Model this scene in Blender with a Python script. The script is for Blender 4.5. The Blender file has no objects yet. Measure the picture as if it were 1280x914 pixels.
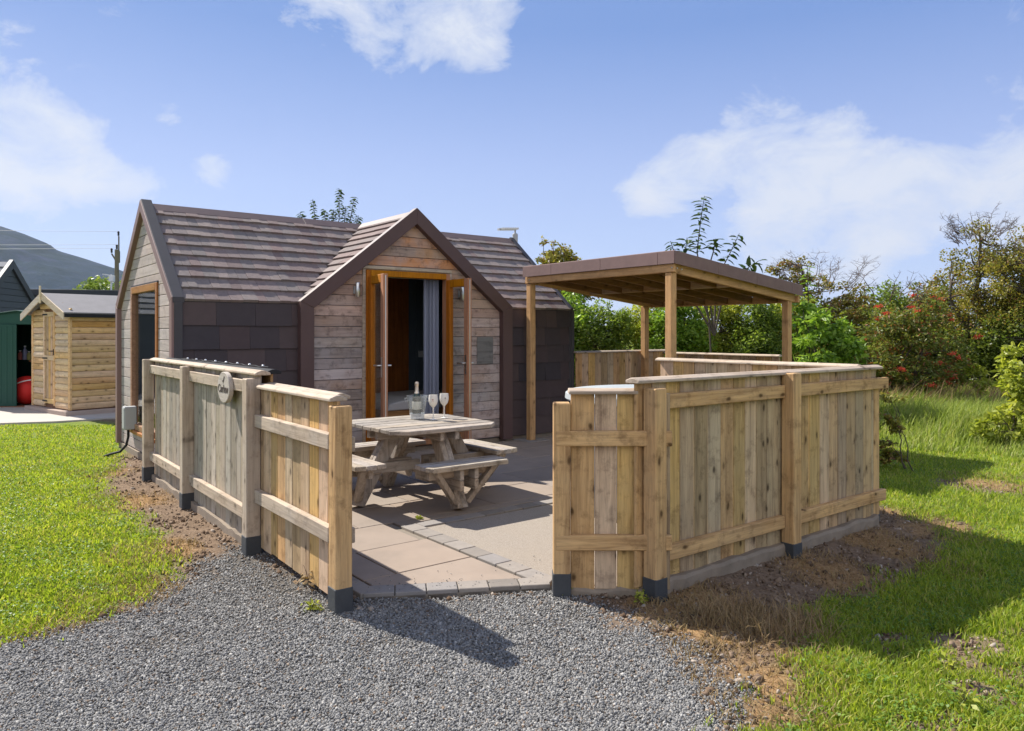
import bpy, bmesh, math, random
import numpy as np
from mathutils import Vector, Matrix
random.seed(7)
rng = np.random.default_rng(7)
S = bpy.context.scene
COL = S.collection
RAD = math.radians
H, F, CX, HY = 1.55, 940.0, 640.0, 416.0          # eye height, focal length and horizon of the photograph


def g(px, py):                                   # a point of the flat ground seen in the photograph -> metres
    Y = H * F / (py - HY)
    return ((px - CX) / F * Y, Y)


def at(px, py, D):
    return Vector(((px - CX) / F * D, D, H + (HY - py) * D / F))


ROT = RAD(38.0)
C0 = (-3.566, 8.0)
CA, SA = math.cos(ROT), math.sin(ROT)


def W(a, b, z=0.0):                              # cabin axes: a along its long side, b towards its back
    return Vector((C0[0] + a * CA - b * SA, C0[1] + a * SA + b * CA, z))


# ------------------------------------------------------------------ node helpers
def new_mat(name):
    m = bpy.data.materials.new(name)
    m.use_nodes = True
    m.node_tree.nodes.clear()
    return m, m.node_tree


def N(nt, kind, **kw):
    n = nt.nodes.new(kind)
    for k, v in kw.items():
        if k.startswith('i_'):
            key = k[2:]
            n.inputs[int(key) if key.isdigit() else key.replace('_', ' ')].default_value = v
        else:
            setattr(n, k, v)
    return n


def ramp(nt, fac, stops):
    r = nt.nodes.new('ShaderNodeValToRGB')
    el = r.color_ramp.elements
    while len(el) < len(stops):
        el.new(0.5)
    for e, (p, c) in zip(el, stops):
        e.position = p
        e.color = (c, c, c, 1) if isinstance(c, (int, float)) else (c[0], c[1], c[2], 1)
    nt.links.new(fac, r.inputs[0])
    return r.outputs[0]


def mixc(nt, fac, a, b, mode='MIX'):
    n = nt.nodes.new('ShaderNodeMix')
    n.data_type = 'RGBA'
    n.blend_type = mode
    for sock, v in ((n.inputs[0], fac), (n.inputs[6], a), (n.inputs[7], b)):
        if isinstance(v, bpy.types.NodeSocket):
            nt.links.new(v, sock)
        elif isinstance(v, (int, float)):
            sock.default_value = v if sock == n.inputs[0] else (v, v, v, 1)
        else:
            sock.default_value = (v[0], v[1], v[2], 1)
    return n.outputs[2]


def math_n(nt, op, a, b=0.0):
    n = nt.nodes.new('ShaderNodeMath')
    n.operation = op
    for i, v in enumerate((a, b)):
        if isinstance(v, bpy.types.NodeSocket):
            nt.links.new(v, n.inputs[i])
        else:
            n.inputs[i].default_value = v
    return n.outputs[0]


def noise(nt, vec, scale, detail=4, rough=0.55, dist=0.0):
    n = N(nt, 'ShaderNodeTexNoise')
    n.inputs['Scale'].default_value = scale
    n.inputs['Detail'].default_value = detail
    n.inputs['Roughness'].default_value = rough
    n.inputs['Distortion'].default_value = dist
    if vec is not None:
        nt.links.new(vec, n.inputs['Vector'])
    return n.outputs['Fac']


def finish(nt, color, rough=0.7, bump=None, bump_d=0.01, spec=0.3, metal=0.0, bump_s=0.6, coat=0.0):
    p = N(nt, 'ShaderNodeBsdfPrincipled')
    o = N(nt, 'ShaderNodeOutputMaterial')
    for sock, v in ((p.inputs['Base Color'], color), (p.inputs['Roughness'], rough)):
        if isinstance(v, bpy.types.NodeSocket):
            nt.links.new(v, sock)
        elif isinstance(v, (int, float)):
            sock.default_value = v
        else:
            sock.default_value = (v[0], v[1], v[2], 1)
    p.inputs['Specular IOR Level'].default_value = spec
    p.inputs['Metallic'].default_value = metal
    p.inputs['Coat Weight'].default_value = coat
    if bump is not None:
        b = N(nt, 'ShaderNodeBump')
        b.inputs['Strength'].default_value = bump_s
        b.inputs['Distance'].default_value = bump_d
        nt.links.new(bump, b.inputs['Height'])
        nt.links.new(b.outputs[0], p.inputs['Normal'])
    nt.links.new(p.outputs[0], o.inputs[0])
    return p


def N_rand(nt, v):
    sc = N(nt, 'ShaderNodeSeparateColor')
    nt.links.new(v.outputs['Color'], sc.inputs[0])
    return sc.outputs[0]


def wood(name, light, dark, axis, grey=None, grey_amt=0.0, knots=1.0, var=0.25, rough=0.78, top_warm=None, grain=26.0, stain=0.35, thin=None):
    """Sawn timber: grain along one local axis, own tone and own figure for each board, knots and weathering."""
    m, nt = new_mat(name)
    tc = N(nt, 'ShaderNodeTexCoord')
    geo = N(nt, 'ShaderNodeNewGeometry')
    isl = geo.outputs['Random Per Island']
    off = N(nt, 'ShaderNodeCombineXYZ')
    for i, k in enumerate((37.0, 71.0, 53.0)):
        nt.links.new(math_n(nt, 'MULTIPLY', isl, k), off.inputs[i])
    add = N(nt, 'ShaderNodeVectorMath', operation='ADD')
    nt.links.new(tc.outputs['Object'], add.inputs[0])
    nt.links.new(off.outputs[0], add.inputs[1])
    mp = N(nt, 'ShaderNodeMapping')
    sc = [grain] * 3
    sc['xyz'.index(axis)] = grain / 17.0
    mp.inputs['Scale'].default_value = sc
    nt.links.new(add.outputs[0], mp.inputs[0])
    fig = noise(nt, mp.outputs[0], 1.0, 6, 0.62, 0.6)
    fine = noise(nt, mp.outputs[0], 4.5, 3, 0.6, 0.2)
    base = ramp(nt, fig, [(0.30, dark), (0.48, tuple((a * .6 + b * .4) for a, b in zip(light, dark))), (0.68, light)])
    base = mixc(nt, math_n(nt, 'MULTIPLY', ramp(nt, fine, [(0.5, 0.0), (0.72, 1.0)]), 0.45), base, tuple(c * .55 for c in dark))
    # large stains / weathering
    patch = noise(nt, add.outputs[0], 2.6, 5, 0.6)
    if grey is not None:
        base = mixc(nt, math_n(nt, 'MULTIPLY', ramp(nt, patch, [(0.36, 0.25), (0.62, 1.0)]), grey_amt), base,
                    mixc(nt, fig, tuple(c * .62 for c in grey), grey))
    if top_warm is not None:
        col, z0, z1 = top_warm
        sep = N(nt, 'ShaderNodeSeparateXYZ')
        nt.links.new(tc.outputs['Object'], sep.inputs[0])
        mr = N(nt, 'ShaderNodeMapRange')
        mr.inputs[1].default_value, mr.inputs[2].default_value = z0, z1
        nt.links.new(sep.outputs[2], mr.inputs[0])
        w2 = math_n(nt, 'MULTIPLY', mr.outputs[0], ramp(nt, patch, [(0.38, 0.1), (0.6, 1.0)]))
        base = mixc(nt, w2, base, mixc(nt, fig, tuple(c * .5 for c in col), col))
    # knots
    if knots > 0:
        th_ = thin or {'x': 'y', 'y': 'x', 'z': 'y'}[axis]
        wide = [c for c in 'xyz' if c not in (axis, th_)][0]
        sx = N(nt, 'ShaderNodeSeparateXYZ')
        nt.links.new(add.outputs[0], sx.inputs[0])
        cx_ = N(nt, 'ShaderNodeCombineXYZ')
        wrp = math_n(nt, 'MULTIPLY', math_n(nt, 'SUBTRACT', patch, .5), .5)
        nt.links.new(math_n(nt, 'ADD', math_n(nt, 'MULTIPLY', sx.outputs['xyz'.index(wide)], 8.0), wrp), cx_.inputs[0])
        nt.links.new(math_n(nt, 'ADD', math_n(nt, 'MULTIPLY', sx.outputs['xyz'.index(axis)], 4.2), wrp), cx_.inputs[1])
        v = N(nt, 'ShaderNodeTexVoronoi', voronoi_dimensions='2D')
        v.inputs['Scale'].default_value = 1.0
        nt.links.new(cx_.outputs[0], v.inputs['Vector'])
        k = ramp(nt, v.outputs['Distance'], [(0.05, 1.0), (0.10, 0.55), (0.13, 0.22), (0.30, 0.0)])
        base = mixc(nt, math_n(nt, 'MULTIPLY', math_n(nt, 'MULTIPLY', k, ramp(nt, N_rand(nt, v), [(.50, 0.0), (.60, 1.0)])), 0.8 * knots), base, tuple(c * .28 for c in dark))
    drt = noise(nt, add.outputs[0], 9.0, 6, 0.7)
    base = mixc(nt, math_n(nt, 'MULTIPLY', ramp(nt, drt, [(0.52, 0.0), (0.7, 1.0)]), stain), base, tuple(c * .45 for c in dark))
    hs = N(nt, 'ShaderNodeHueSaturation')
    nt.links.new(base, hs.inputs['Color'])
    vv = N(nt, 'ShaderNodeMapRange')
    vv.inputs[3].default_value, vv.inputs[4].default_value = 1 - var, 1 + var
    nt.links.new(isl, vv.inputs[0])
    nt.links.new(vv.outputs[0], hs.inputs['Value'])
    h2 = math_n(nt, 'FRACT', math_n(nt, 'MULTIPLY', isl, 91.7))
    vh = N(nt, 'ShaderNodeMapRange')
    vh.inputs[3].default_value, vh.inputs[4].default_value = 0.490, 0.508
    nt.links.new(h2, vh.inputs[0])
    nt.links.new(vh.outputs[0], hs.inputs['Hue'])
    vs = N(nt, 'ShaderNodeMapRange')
    vs.inputs[3].default_value, vs.inputs[4].default_value = 0.75, 1.15
    nt.links.new(math_n(nt, 'FRACT', math_n(nt, 'MULTIPLY', isl, 43.3)), vs.inputs[0])
    nt.links.new(vs.outputs[0], hs.inputs['Saturation'])
    finish(nt, hs.outputs[0], rough, fig, 0.004, 0.22)
    return m


def plain(name, col, rough=0.6, var=0.15, scale=6.0, metal=0.0, spec=0.35, island=0.0, bump=0.0, bscale=60):
    m, nt = new_mat(name)
    tc = N(nt, 'ShaderNodeTexCoord')
    n1 = noise(nt, tc.outputs['Object'], scale, 6, 0.6)
    c = mixc(nt, n1, tuple(x * (1 - var) for x in col), tuple(min(1, x * (1 + var)) for x in col))
    if island:
        geo = N(nt, 'ShaderNodeNewGeometry')
        hs = N(nt, 'ShaderNodeHueSaturation')
        vv = N(nt, 'ShaderNodeMapRange')
        vv.inputs[3].default_value, vv.inputs[4].default_value = 1 - island, 1 + island
        nt.links.new(geo.outputs['Random Per Island'], vv.inputs[0])
        nt.links.new(vv.outputs[0], hs.inputs['Value'])
        nt.links.new(c, hs.inputs['Color'])
        c = hs.outputs[0]
    b = noise(nt, tc.outputs['Object'], bscale, 4, 0.6) if bump else None
    finish(nt, c, rough, b, 0.004, spec, metal, bump_s=bump)
    return m


def island_ramp(name, stops, rough=0.8, nscale=14, namt=0.35, spec=0.2, bump=0.3, bscale=120, patch=None):
    m, nt = new_mat(name)
    tc = N(nt, 'ShaderNodeTexCoord')
    geo = N(nt, 'ShaderNodeNewGeometry')
    c = ramp(nt, geo.outputs['Random Per Island'], stops)
    n1 = noise(nt, tc.outputs['Object'], nscale, 6, 0.65)
    c = mixc(nt, math_n(nt, 'MULTIPLY', ramp(nt, n1, [(0.3, 1.0), (0.7, 0.0)]), namt), c, mixc(nt, 1.0, c, (.45, .45, .45), 'MULTIPLY'))
    if patch:
        n2 = noise(nt, tc.outputs['Object'], patch[1], 5, 0.6)
        c = mixc(nt, math_n(nt, 'MULTIPLY', ramp(nt, n2, [(0.48, 0.0), (0.68, 1.0)]), patch[2]), c, patch[0])
    n3 = noise(nt, tc.outputs['Object'], bscale, 4, 0.7)
    finish(nt, c, rough, n3, 0.004, spec, bump_s=bump)
    return m


def leaf_mat(name, stops, trans=0.35, rough=0.5):
    m, nt = new_mat(name)
    geo = N(nt, 'ShaderNodeNewGeometry')
    tc = N(nt, 'ShaderNodeTexCoord')
    c = ramp(nt, geo.outputs['Random Per Island'], stops)
    n1 = noise(nt, tc.outputs['Object'], 1.6, 3, 0.5)
    c = mixc(nt, ramp(nt, n1, [(0.35, 0.55), (0.65, 0.0)]), c, mixc(nt, 1.0, c, (.62, .72, .55), 'MULTIPLY'))
    p = N(nt, 'ShaderNodeBsdfPrincipled')
    p.inputs['Roughness'].default_value = rough
    p.inputs['Specular IOR Level'].default_value = 0.35
    nt.links.new(c, p.inputs['Base Color'])
    t = N(nt, 'ShaderNodeBsdfTranslucent')
    nt.links.new(mixc(nt, 1.0, c, (1.25, 1.25, .7), 'MULTIPLY'), t.inputs['Color'])
    mx = N(nt, 'ShaderNodeMixShader')
    mx.inputs[0].default_value = trans
    nt.links.new(p.outputs[0], mx.inputs[1])
    nt.links.new(t.outputs[0], mx.inputs[2])
    o = N(nt, 'ShaderNodeOutputMaterial')
    nt.links.new(mx.outputs[0], o.inputs[0])
    return m


def glass_mat(name, tint=(.9, .95, .95), refl=0.06, opacity=0.12, col=(.2, .22, .22)):
    m, nt = new_mat(name)
    tr = N(nt, 'ShaderNodeBsdfTransparent')
    tr.inputs[0].default_value = (*tint, 1)
    gl = N(nt, 'ShaderNodeBsdfGlossy')
    gl.inputs['Roughness'].default_value = 0.01
    lw = N(nt, 'ShaderNodeLayerWeight')
    lw.inputs[0].default_value = .5
    fac_ = math_n(nt, 'MULTIPLY', math_n(nt, 'POWER', lw.outputs['Facing'], 4.0), .55)
    mx = N(nt, 'ShaderNodeMixShader')
    nt.links.new(math_n(nt, 'ADD', fac_, refl), mx.inputs[0])
    nt.links.new(tr.outputs[0], mx.inputs[1])
    nt.links.new(gl.outputs[0], mx.inputs[2])
    df = N(nt, 'ShaderNodeBsdfDiffuse')
    df.inputs[0].default_value = (*col, 1)
    m2 = N(nt, 'ShaderNodeMixShader')
    m2.inputs[0].default_value = opacity
    nt.links.new(mx.outputs[0], m2.inputs[1])
    nt.links.new(df.outputs[0], m2.inputs[2])
    o = N(nt, 'ShaderNodeOutputMaterial')
    nt.links.new(m2.outputs[0], o.inputs[0])
    return m


# ------------------------------------------------------------------ mesh helpers
class MB:
    def __init__(self):
        self.v, self.f = [], []

    def add(self, vs, fs):
        o = len(self.v)
        self.v += [tuple(x) for x in vs]
        self.f += [tuple(i + o for i in f) for f in fs]

    def hexa(self, p):                           # 8 points: bottom ring then top ring
        self.add(p, [(0, 3, 2, 1), (4, 5, 6, 7), (0, 1, 5, 4), (1, 2, 6, 5), (2, 3, 7, 6), (3, 0, 4, 7)])

    def box(self, x0, x1, y0, y1, z0, z1):
        self.hexa([(x0, y0, z0), (x1, y0, z0), (x1, y1, z0), (x0, y1, z0), (x0, y0, z1), (x1, y0, z1), (x1, y1, z1), (x0, y1, z1)])

    def prism(self, poly, fn, d0, d1):           # poly of (u, v); fn(u, v, d) -> point
        n = len(poly)
        vs = [fn(u, v, d0) for u, v in poly] + [fn(u, v, d1) for u, v in poly]
        fs = [tuple(range(n))[::-1], tuple(range(n, 2 * n))] + [(i, (i + 1) % n, n + (i + 1) % n, n + i) for i in range(n)]
        self.add(vs, fs)

    def beam(self, p0, p1, w, h, up=(0, 0, 1), w1=None, h1=None):
        p0, p1 = Vector(p0), Vector(p1)
        d = (p1 - p0).normalized()
        up = Vector(up)
        s = d.cross(up)
        if s.length < 1e-4:
            s = d.cross(Vector((1, 0, 0)))
        s.normalize()
        t = s.cross(d)
        r = []
        for p, ww, hh in ((p0, w, h), (p1, w1 or w, h1 or h)):
            r += [p - s * ww / 2 - t * hh / 2, p + s * ww / 2 - t * hh / 2, p + s * ww / 2 + t * hh / 2, p - s * ww / 2 + t * hh / 2]
        self.hexa(r)

    def tube(self, pts, rad, n=8, cap=True):
        pts = [Vector(p) for p in pts]
        rs = rad if isinstance(rad, (list, tuple)) else [rad] * len(pts)
        o = len(self.v)
        ref = Vector((0.31, 0.22, 0.92)).normalized()
        for i, p in enumerate(pts):
            d = (pts[min(i + 1, len(pts) - 1)] - pts[max(i - 1, 0)])
            d = d.normalized() if d.length > 1e-9 else Vector((0, 0, 1))
            s = d.cross(ref)
            if s.length < 0.05:
                s = d.cross(Vector((1, 0, 0)))
            s.normalize()
            t = d.cross(s)
            for k in range(n):
                a = 2 * math.pi * k / n
                self.v.append(tuple(p + (s * math.cos(a) + t * math.sin(a)) * rs[i]))
        for i in range(len(pts) - 1):
            for k in range(n):
                self.f.append((o + i * n + k, o + i * n + (k + 1) % n, o + (i + 1) * n + (k + 1) % n, o + (i + 1) * n + k))
        if cap:
            self.f.append(tuple(o + k for k in range(n))[::-1])
            self.f.append(tuple(o + (len(pts) - 1) * n + k for k in range(n)))

    def lathe(self, prof, n=32, c=(0, 0, 0), closed=False):
        o = len(self.v)
        for r, z in prof:
            for k in range(n):
                a = 2 * math.pi * k / n
                self.v.append((c[0] + r * math.cos(a), c[1] + r * math.sin(a), c[2] + z))
        m = len(prof)
        for i in range(m - 1 if not closed else m):
            j = (i + 1) % m
            for k in range(n):
                self.f.append((o + i * n + k, o + i * n + (k + 1) % n, o + j * n + (k + 1) % n, o + j * n + k))
        if not closed:
            self.f.append(tuple(o + k for k in range(n))[::-1])
            self.f.append(tuple(o + (m - 1) * n + k for k in range(n)))

    def ball(self, c, r, n=6, m=4, sq=(1, 1, 1)):
        prof = [(r * math.sin(math.pi * i / m) + 1e-5, -r * math.cos(math.pi * i / m)) for i in range(m + 1)]
        o = len(self.v)
        self.lathe(prof, n, (0, 0, 0))
        for i in range(o, len(self.v)):
            x, y, z = self.v[i]
            self.v[i] = (c[0] + x * sq[0], c[1] + y * sq[1], c[2] + z * sq[2])

    def build(self, name, mat, parent=None, bevel=0.0, smooth=False, seg=1):
        me = bpy.data.meshes.new(name)
        me.from_pydata(self.v, [], self.f)
        bm = bmesh.new()
        bm.from_mesh(me)
        bmesh.ops.recalc_face_normals(bm, faces=bm.faces)
        if smooth:
            for f in bm.faces:
                f.smooth = True
        bm.to_mesh(me)
        bm.free()
        if smooth:
            me.set_sharp_from_angle(angle=RAD(40))
        me.materials.append(mat)
        o = bpy.data.objects.new(name, me)
        COL.objects.link(o)
        o.parent = parent
        if bevel:
            b = o.modifiers.new('bevel', 'BEVEL')
            b.width, b.segments, b.limit_method = bevel, seg, 'ANGLE'
        return o


def arr_mesh(name, V, L, T, mat, parent=None):
    """numpy mesh: verts (n,3), loop vertex index, loop totals."""
    me = bpy.data.meshes.new(name)
    me.vertices.add(len(V))
    me.vertices.foreach_set('co', np.ascontiguousarray(V, dtype=np.float32).ravel())
    me.loops.add(len(L))
    me.loops.foreach_set('vertex_index', np.ascontiguousarray(L, dtype=np.int32))
    st = np.concatenate([[0], np.cumsum(T)[:-1]]).astype(np.int32)
    me.polygons.add(len(T))
    me.polygons.foreach_set('loop_start', st)
    me.polygons.foreach_set('loop_total', np.ascontiguousarray(T, dtype=np.int32))
    me.update(calc_edges=True)
    me.validate()
    me.materials.append(mat)
    o = bpy.data.objects.new(name, me)
    COL.objects.link(o)
    o.parent = parent
    return o


def thing(name, label, cat, loc=(0, 0, 0), rot=0.0, group=None):
    o = bpy.data.objects.new(name, None)
    o.empty_display_size = 0.2
    COL.objects.link(o)
    o.location = loc
    o.rotation_euler = (0, 0, rot)
    o['label'], o['category'] = label, cat
    if group:
        o['group'] = group
    return o


def tag(o, label=None, cat=None, group=None, kind=None):
    for k, v in (('label', label), ('category', cat), ('group', group), ('kind', kind)):
        if v:
            o[k] = v
    return o


def vnoise(x, y, s, seed=0):                     # smooth value noise
    x, y = x * s + 137.1 * (seed + 1), y * s + 71.7 * (seed + 1)
    xi, yi = np.floor(x), np.floor(y)
    fx, fy = x - xi, y - yi
    fx, fy = fx * fx * (3 - 2 * fx), fy * fy * (3 - 2 * fy)

    def h(a, b):
        v = np.sin(a * 127.1 + b * 311.7 + seed * 17.3) * 43758.5453
        return v - np.floor(v)
    return (h(xi, yi) * (1 - fx) + h(xi + 1, yi) * fx) * (1 - fy) + (h(xi, yi + 1) * (1 - fx) + h(xi + 1, yi + 1) * fx) * fy


def fbm(x, y, s, seed=0):
    return (vnoise(x, y, s, seed) * .5 + vnoise(x, y, s * 2.1, seed + 1) * .3 + vnoise(x, y, s * 4.3, seed + 2) * .2)


def poly_sd(P, x, y):                            # signed distance to a polygon, positive inside
    P = np.array(P)
    ins = np.zeros(x.shape, bool)
    dist = np.full(x.shape, 1e9)
    for i in range(len(P)):
        ax, ay = P[i]
        bx, by = P[(i + 1) % len(P)]
        c = ((ay > y) != (by > y)) & (x < (bx - ax) * (y - ay) / (by - ay + 1e-12) + ax)
        ins ^= c
        t = np.clip(((x - ax) * (bx - ax) + (y - ay) * (by - ay)) / ((bx - ax) ** 2 + (by - ay) ** 2 + 1e-12), 0, 1)
        dist = np.minimum(dist, np.hypot(x - ax - t * (bx - ax), y - ay - t * (by - ay)))
    return np.where(ins, dist, -dist)


def sstep(a, b, x):
    t = np.clip((x - a) / (b - a), 0, 1)
    return t * t * (3 - 2 * t)


# ------------------------------------------------------------------ materials
TAN, TAND = (.42, .31, .165), (.23, .155, .08)
M = {}
for ax in 'xyz':
    M['fence_' + ax] = wood('fence timber ' + ax, (.60, .405, .20), (.25, .147, .066), ax, (.48, .375, .23), .38, var=.27, stain=.6, knots=1.15)
    M['old_' + ax] = wood('silvered timber ' + ax, (.52, .42, .31), (.22, .165, .115), ax, (.48, .42, .345), .7, var=.22, knots=.9, stain=.5)
    M['warm_' + ax] = wood('orange timber ' + ax, (.66, .42, .20), (.31, .175, .072), ax, (.52, .40, .255), .4, var=.22, stain=.45)
    M['pergola_' + ax] = wood('pergola timber ' + ax, (.60, .385, .19), (.34, .20, .09), ax, (.46, .345, .22), .25, var=.12, knots=.8)
    M['table_' + ax] = wood('weathered table timber ' + ax, (.44, .365, .285), (.105, .08, .06), ax, (.42, .38, .33), .7, var=.22, knots=.6, grain=34, thin={'x': 'z', 'y': 'z', 'z': 'y'}[ax], stain=.6)
M['rafter'] = wood('shaded rafter timber', (.23, .135, .063), (.12, .066, .03), 'x', None, 0, var=.1)  # pergola timber darkened in colour to imitate the shade under the roof
M['log'] = wood('log lap boards', (.78, .50, .225), (.50, .285, .115), 'x', (.66, .46, .25), .3, var=.12, knots=1.0)
M['log_y'] = wood('log lap boards y', (.76, .54, .29), (.50, .32, .15), 'y', (.66, .5, .32), .3, var=.12, knots=.6)
M['clad_y'] = wood('gable cladding', (.53, .435, .385), (.31, .245, .215), 'y', (.54, .465, .44), .85, var=.1, knots=.3)
M['clad_x'] = wood('dormer cladding', (.46, .32, .235), (.15, .095, .075), 'x', (.56, .475, .445), .85, var=.26, knots=.5,
                   top_warm=((.62, .33, .155), 1.45, 2.6), grain=22, stain=.6)
M['orange'] = wood('varnished door timber', (.46, .19, .05), (.28, .105, .026), 'z', None, 0, knots=.15, var=.08, rough=.68, stain=.1)
M['orange_x'] = wood('varnished door timber x', (.42, .185, .05), (.26, .10, .024), 'x', None, 0, knots=.15, var=.08, rough=.38, stain=.1)
M['orange_y'] = wood('varnished window timber', (.40, .20, .085), (.25, .115, .045), 'y', None, 0, knots=.2, var=.08, rough=.45, stain=.1)
M['panel'] = wood('brown panel timber', (.30, .125, .045), (.17, .065, .022), 'z', None, 0, knots=.2, var=.05, rough=.5)
M['tile'] = island_ramp('roof shingles', [(0, (.215, .16, .148)), (.25, (.285, .22, .20)), (.45, (.225, .195, .182)), (.7, (.315, .255, .228)), (.85, (.24, .205, .192)), (1, (.265, .19, .172))],
                        .9, 26, .5, .15, .5, 160)
M['walltile'] = island_ramp('wall shingles', [(0, (.080, .057, .057)), (.3, (.088, .063, .062)), (.32, (.060, .050, .055)), (.5, (.068, .053, .056)), (.52, (.100, .072, .069)), (.78, (.090, .065, .064)), (.8, (.060, .051, .056)), (1, (.080, .059, .058))],
                            .75, 9, .25, .25, .3, 130)
M['under'] = plain('roof felt', (.02, .02, .022), .9)
M['verge'] = plain('brown mauve trim', (.225, .14, .128), .5, .1, 5, spec=.35)
M['dverge'] = plain('dark brown trim', (.095, .054, .048), .5, .14, 4, spec=.35)
M['flash'] = plain('dark flashing', (.060, .055, .058), .6, .15, 7)
M['ridge'] = plain('ridge capping', (.15, .105, .095), .55, .2, 9)
M['steel'] = plain('brushed steel', (.62, .61, .59), .3, .05, 9, metal=1.0)
M['brass'] = plain('satin handle metal', (.70, .66, .60), .28, .05, 9, metal=1.0)
M['white'] = plain('white plastic', (.72, .72, .70), .4, .04)
M['greybox'] = plain('grey plastic', (.42, .43, .43), .45, .06)
M['black'] = plain('black rubber', (.012, .012, .013), .6, .1)
M['bitumen'] = plain('bitumen sleeve', (.055, .058, .062), .75, .3, 14, bump=.4)
M['concrete'] = plain('concrete', (.25, .20, .15), .9, .5, 6, bump=.6)
M['pathc'] = plain('path concrete', (.44, .40, .35), .9, .12, 3, bump=.3)
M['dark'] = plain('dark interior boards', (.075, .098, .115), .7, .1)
M['curtain'] = plain('grey curtain', (.27, .29, .37), .9, .06, 20)
M['blanket'] = plain('grey blanket', (.42, .40, .39), .95, .1, 20)
M['felt'] = plain('brown shingle fascia', (.20, .13, .118), .85, .2, 10, bump=.4, bscale=200)
M['greyfelt'] = plain('grey roofing felt', (.21, .20, .20), .9, .16, 6, bump=.3)
M['green'] = plain('green steel', (.010, .060, .042), .5, .08, 4)
M['red'] = plain('red fabric', (.75, .025, .02), .6, .1, 12)
M['navy'] = plain('dark slate', (.05, .062, .078), .6, .15, 7, island=.15)
M['navy_trim'] = plain('navy trim', (.022, .028, .036), .5, .1)
M['tub'] = plain('tub cover', (.44, .475, .48), .35, .08, 5)
M['tubside'] = plain('tub side', (.30, .32, .33), .5, .08, 5)
M['glass'] = glass_mat('window glass', (.92, .95, .95), .035, .0)
M['clearglass'] = glass_mat('clear acrylic', (.93, .95, .95), .04, .10, (.7, .72, .72))
M['frost'] = glass_mat('frosted acrylic', (.9, .92, .92), .03, .55, (.75, .77, .78))
M['ivory'] = plain('frosted white glass', (.72, .69, .62), .3, .03, spec=.5)
M['bottle'] = plain('dark green bottle glass', (.008, .022, .012), .08, .05, spec=.6)
M['foil'] = plain('pale gold foil', (.62, .52, .40), .32, .1, 40, metal=.8)
M['paper'] = plain('bottle label', (.62, .58, .5), .6, .1)
M['ink'] = plain('dark burnt lettering', (.07, .05, .04), .8, .1)
M['inkred'] = plain('red print', (.3, .05, .03), .6, .1)
M['bark'] = plain('bark', (.085, .068, .052), .95, .35, 12, bump=.8, bscale=30)
M['twig'] = plain('dry twigs', (.12, .085, .068), .9, .25, 9)
M['pole'] = plain('weathered pole', (.16, .135, .115), .9, .2, 8)
M['bulb'] = plain('clear bulbs', (.75, .76, .76), .15, .03, spec=.8)
M['straw'] = leaf_mat('dead grass', [(0, (.30, .19, .095)), (.5, (.40, .28, .15)), (1, (.24, .14, .075))], .2, .8)
M['lawn'] = leaf_mat('lawn grass', [(0, (.17, .235, .026)), (.4, (.29, .37, .038)), (.70, (.37, .44, .050)), (.84, (.44, .46, .08)), (1, (.52, .43, .17))], .5, .5)
M['meadow'] = leaf_mat('tall meadow grass', [(0, (.20, .27, .045)), (.5, (.31, .38, .075)), (.85, (.40, .44, .12)), (1, (.48, .42, .20))], .42, .55)
M['clover'] = leaf_mat('clover leaves', [(0, (.10, .19, .03)), (.5, (.17, .29, .045)), (1, (.25, .36, .06))], .4, .5)
M['seed'] = leaf_mat('seed heads', [(0, (.24, .13, .08)), (.6, (.34, .21, .13)), (1, (.42, .31, .18))], .3, .8)
M['berry'] = plain('red berries', (.60, .060, .022), .35, .15, 30, spec=.5)


def greens(name, a, b, c, tr=.5, odd=None):
    st = [(0, a), (.45, b), (.85 if odd else 1, c)]
    if odd:
        st += [(.9, odd), (1, odd)]
    return leaf_mat(name, st, tr, .45)


M['lf_dark'] = greens('dark hawthorn leaves', (0.074, 0.109, 0.023), (0.127, 0.174, 0.034), (0.212, 0.250, 0.053))
M['lf_olive'] = greens('olive leaves', (0.160, 0.163, 0.030), (0.265, 0.250, 0.046), (0.398, 0.315, 0.074), .35, (.22, .11, .04))
M['lf_bright'] = greens('bright laurel leaves', (0.133, 0.228, 0.030), (0.227, 0.359, 0.046), (0.371, 0.500, 0.074), .4)
M['lf_yel'] = greens('yellow green leaves', (0.227, 0.271, 0.036), (0.359, 0.391, 0.053), (0.500, 0.500, 0.091), .42)
M['lf_mid'] = greens('mid green leaves', (0.106, 0.163, 0.029), (0.181, 0.250, 0.042), (0.279, 0.337, 0.066))
M['lf_aut'] = greens('autumn leaves', (.17, .15, .045), (.24, .19, .055), (.22, .22, .06), .5, (.34, .15, .055))
M['lf_rowan'] = greens('rowan leaves', (.12, .16, .04), (.18, .215, .046), (.27, .245, .07), .45, (.30, .12, .05))
M['lf_sap'] = greens('sapling leaves', (.035, .065, .018), (.055, .095, .024), (.09, .13, .035), .22)
M['lf_far'] = greens('far tree leaves', (0.133, 0.196, 0.049), (0.212, 0.283, 0.058), (0.318, 0.369, 0.082), .3)

# ------------------------------------------------------------------ camera, light, sky
cam = bpy.data.cameras.new('camera')
co = bpy.data.objects.new('camera', cam)
COL.objects.link(co)
co.location = (0, 0, H)
co.rotation_euler = (RAD(90), 0, 0)
cam.sensor_width = 36.0
cam.lens = F / 1280.0 * 36.0
cam.shift_y = -(457.0 - HY) / 1280.0
cam.clip_end = 20000
cam.clip_start = 0.05
S.camera = co

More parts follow.
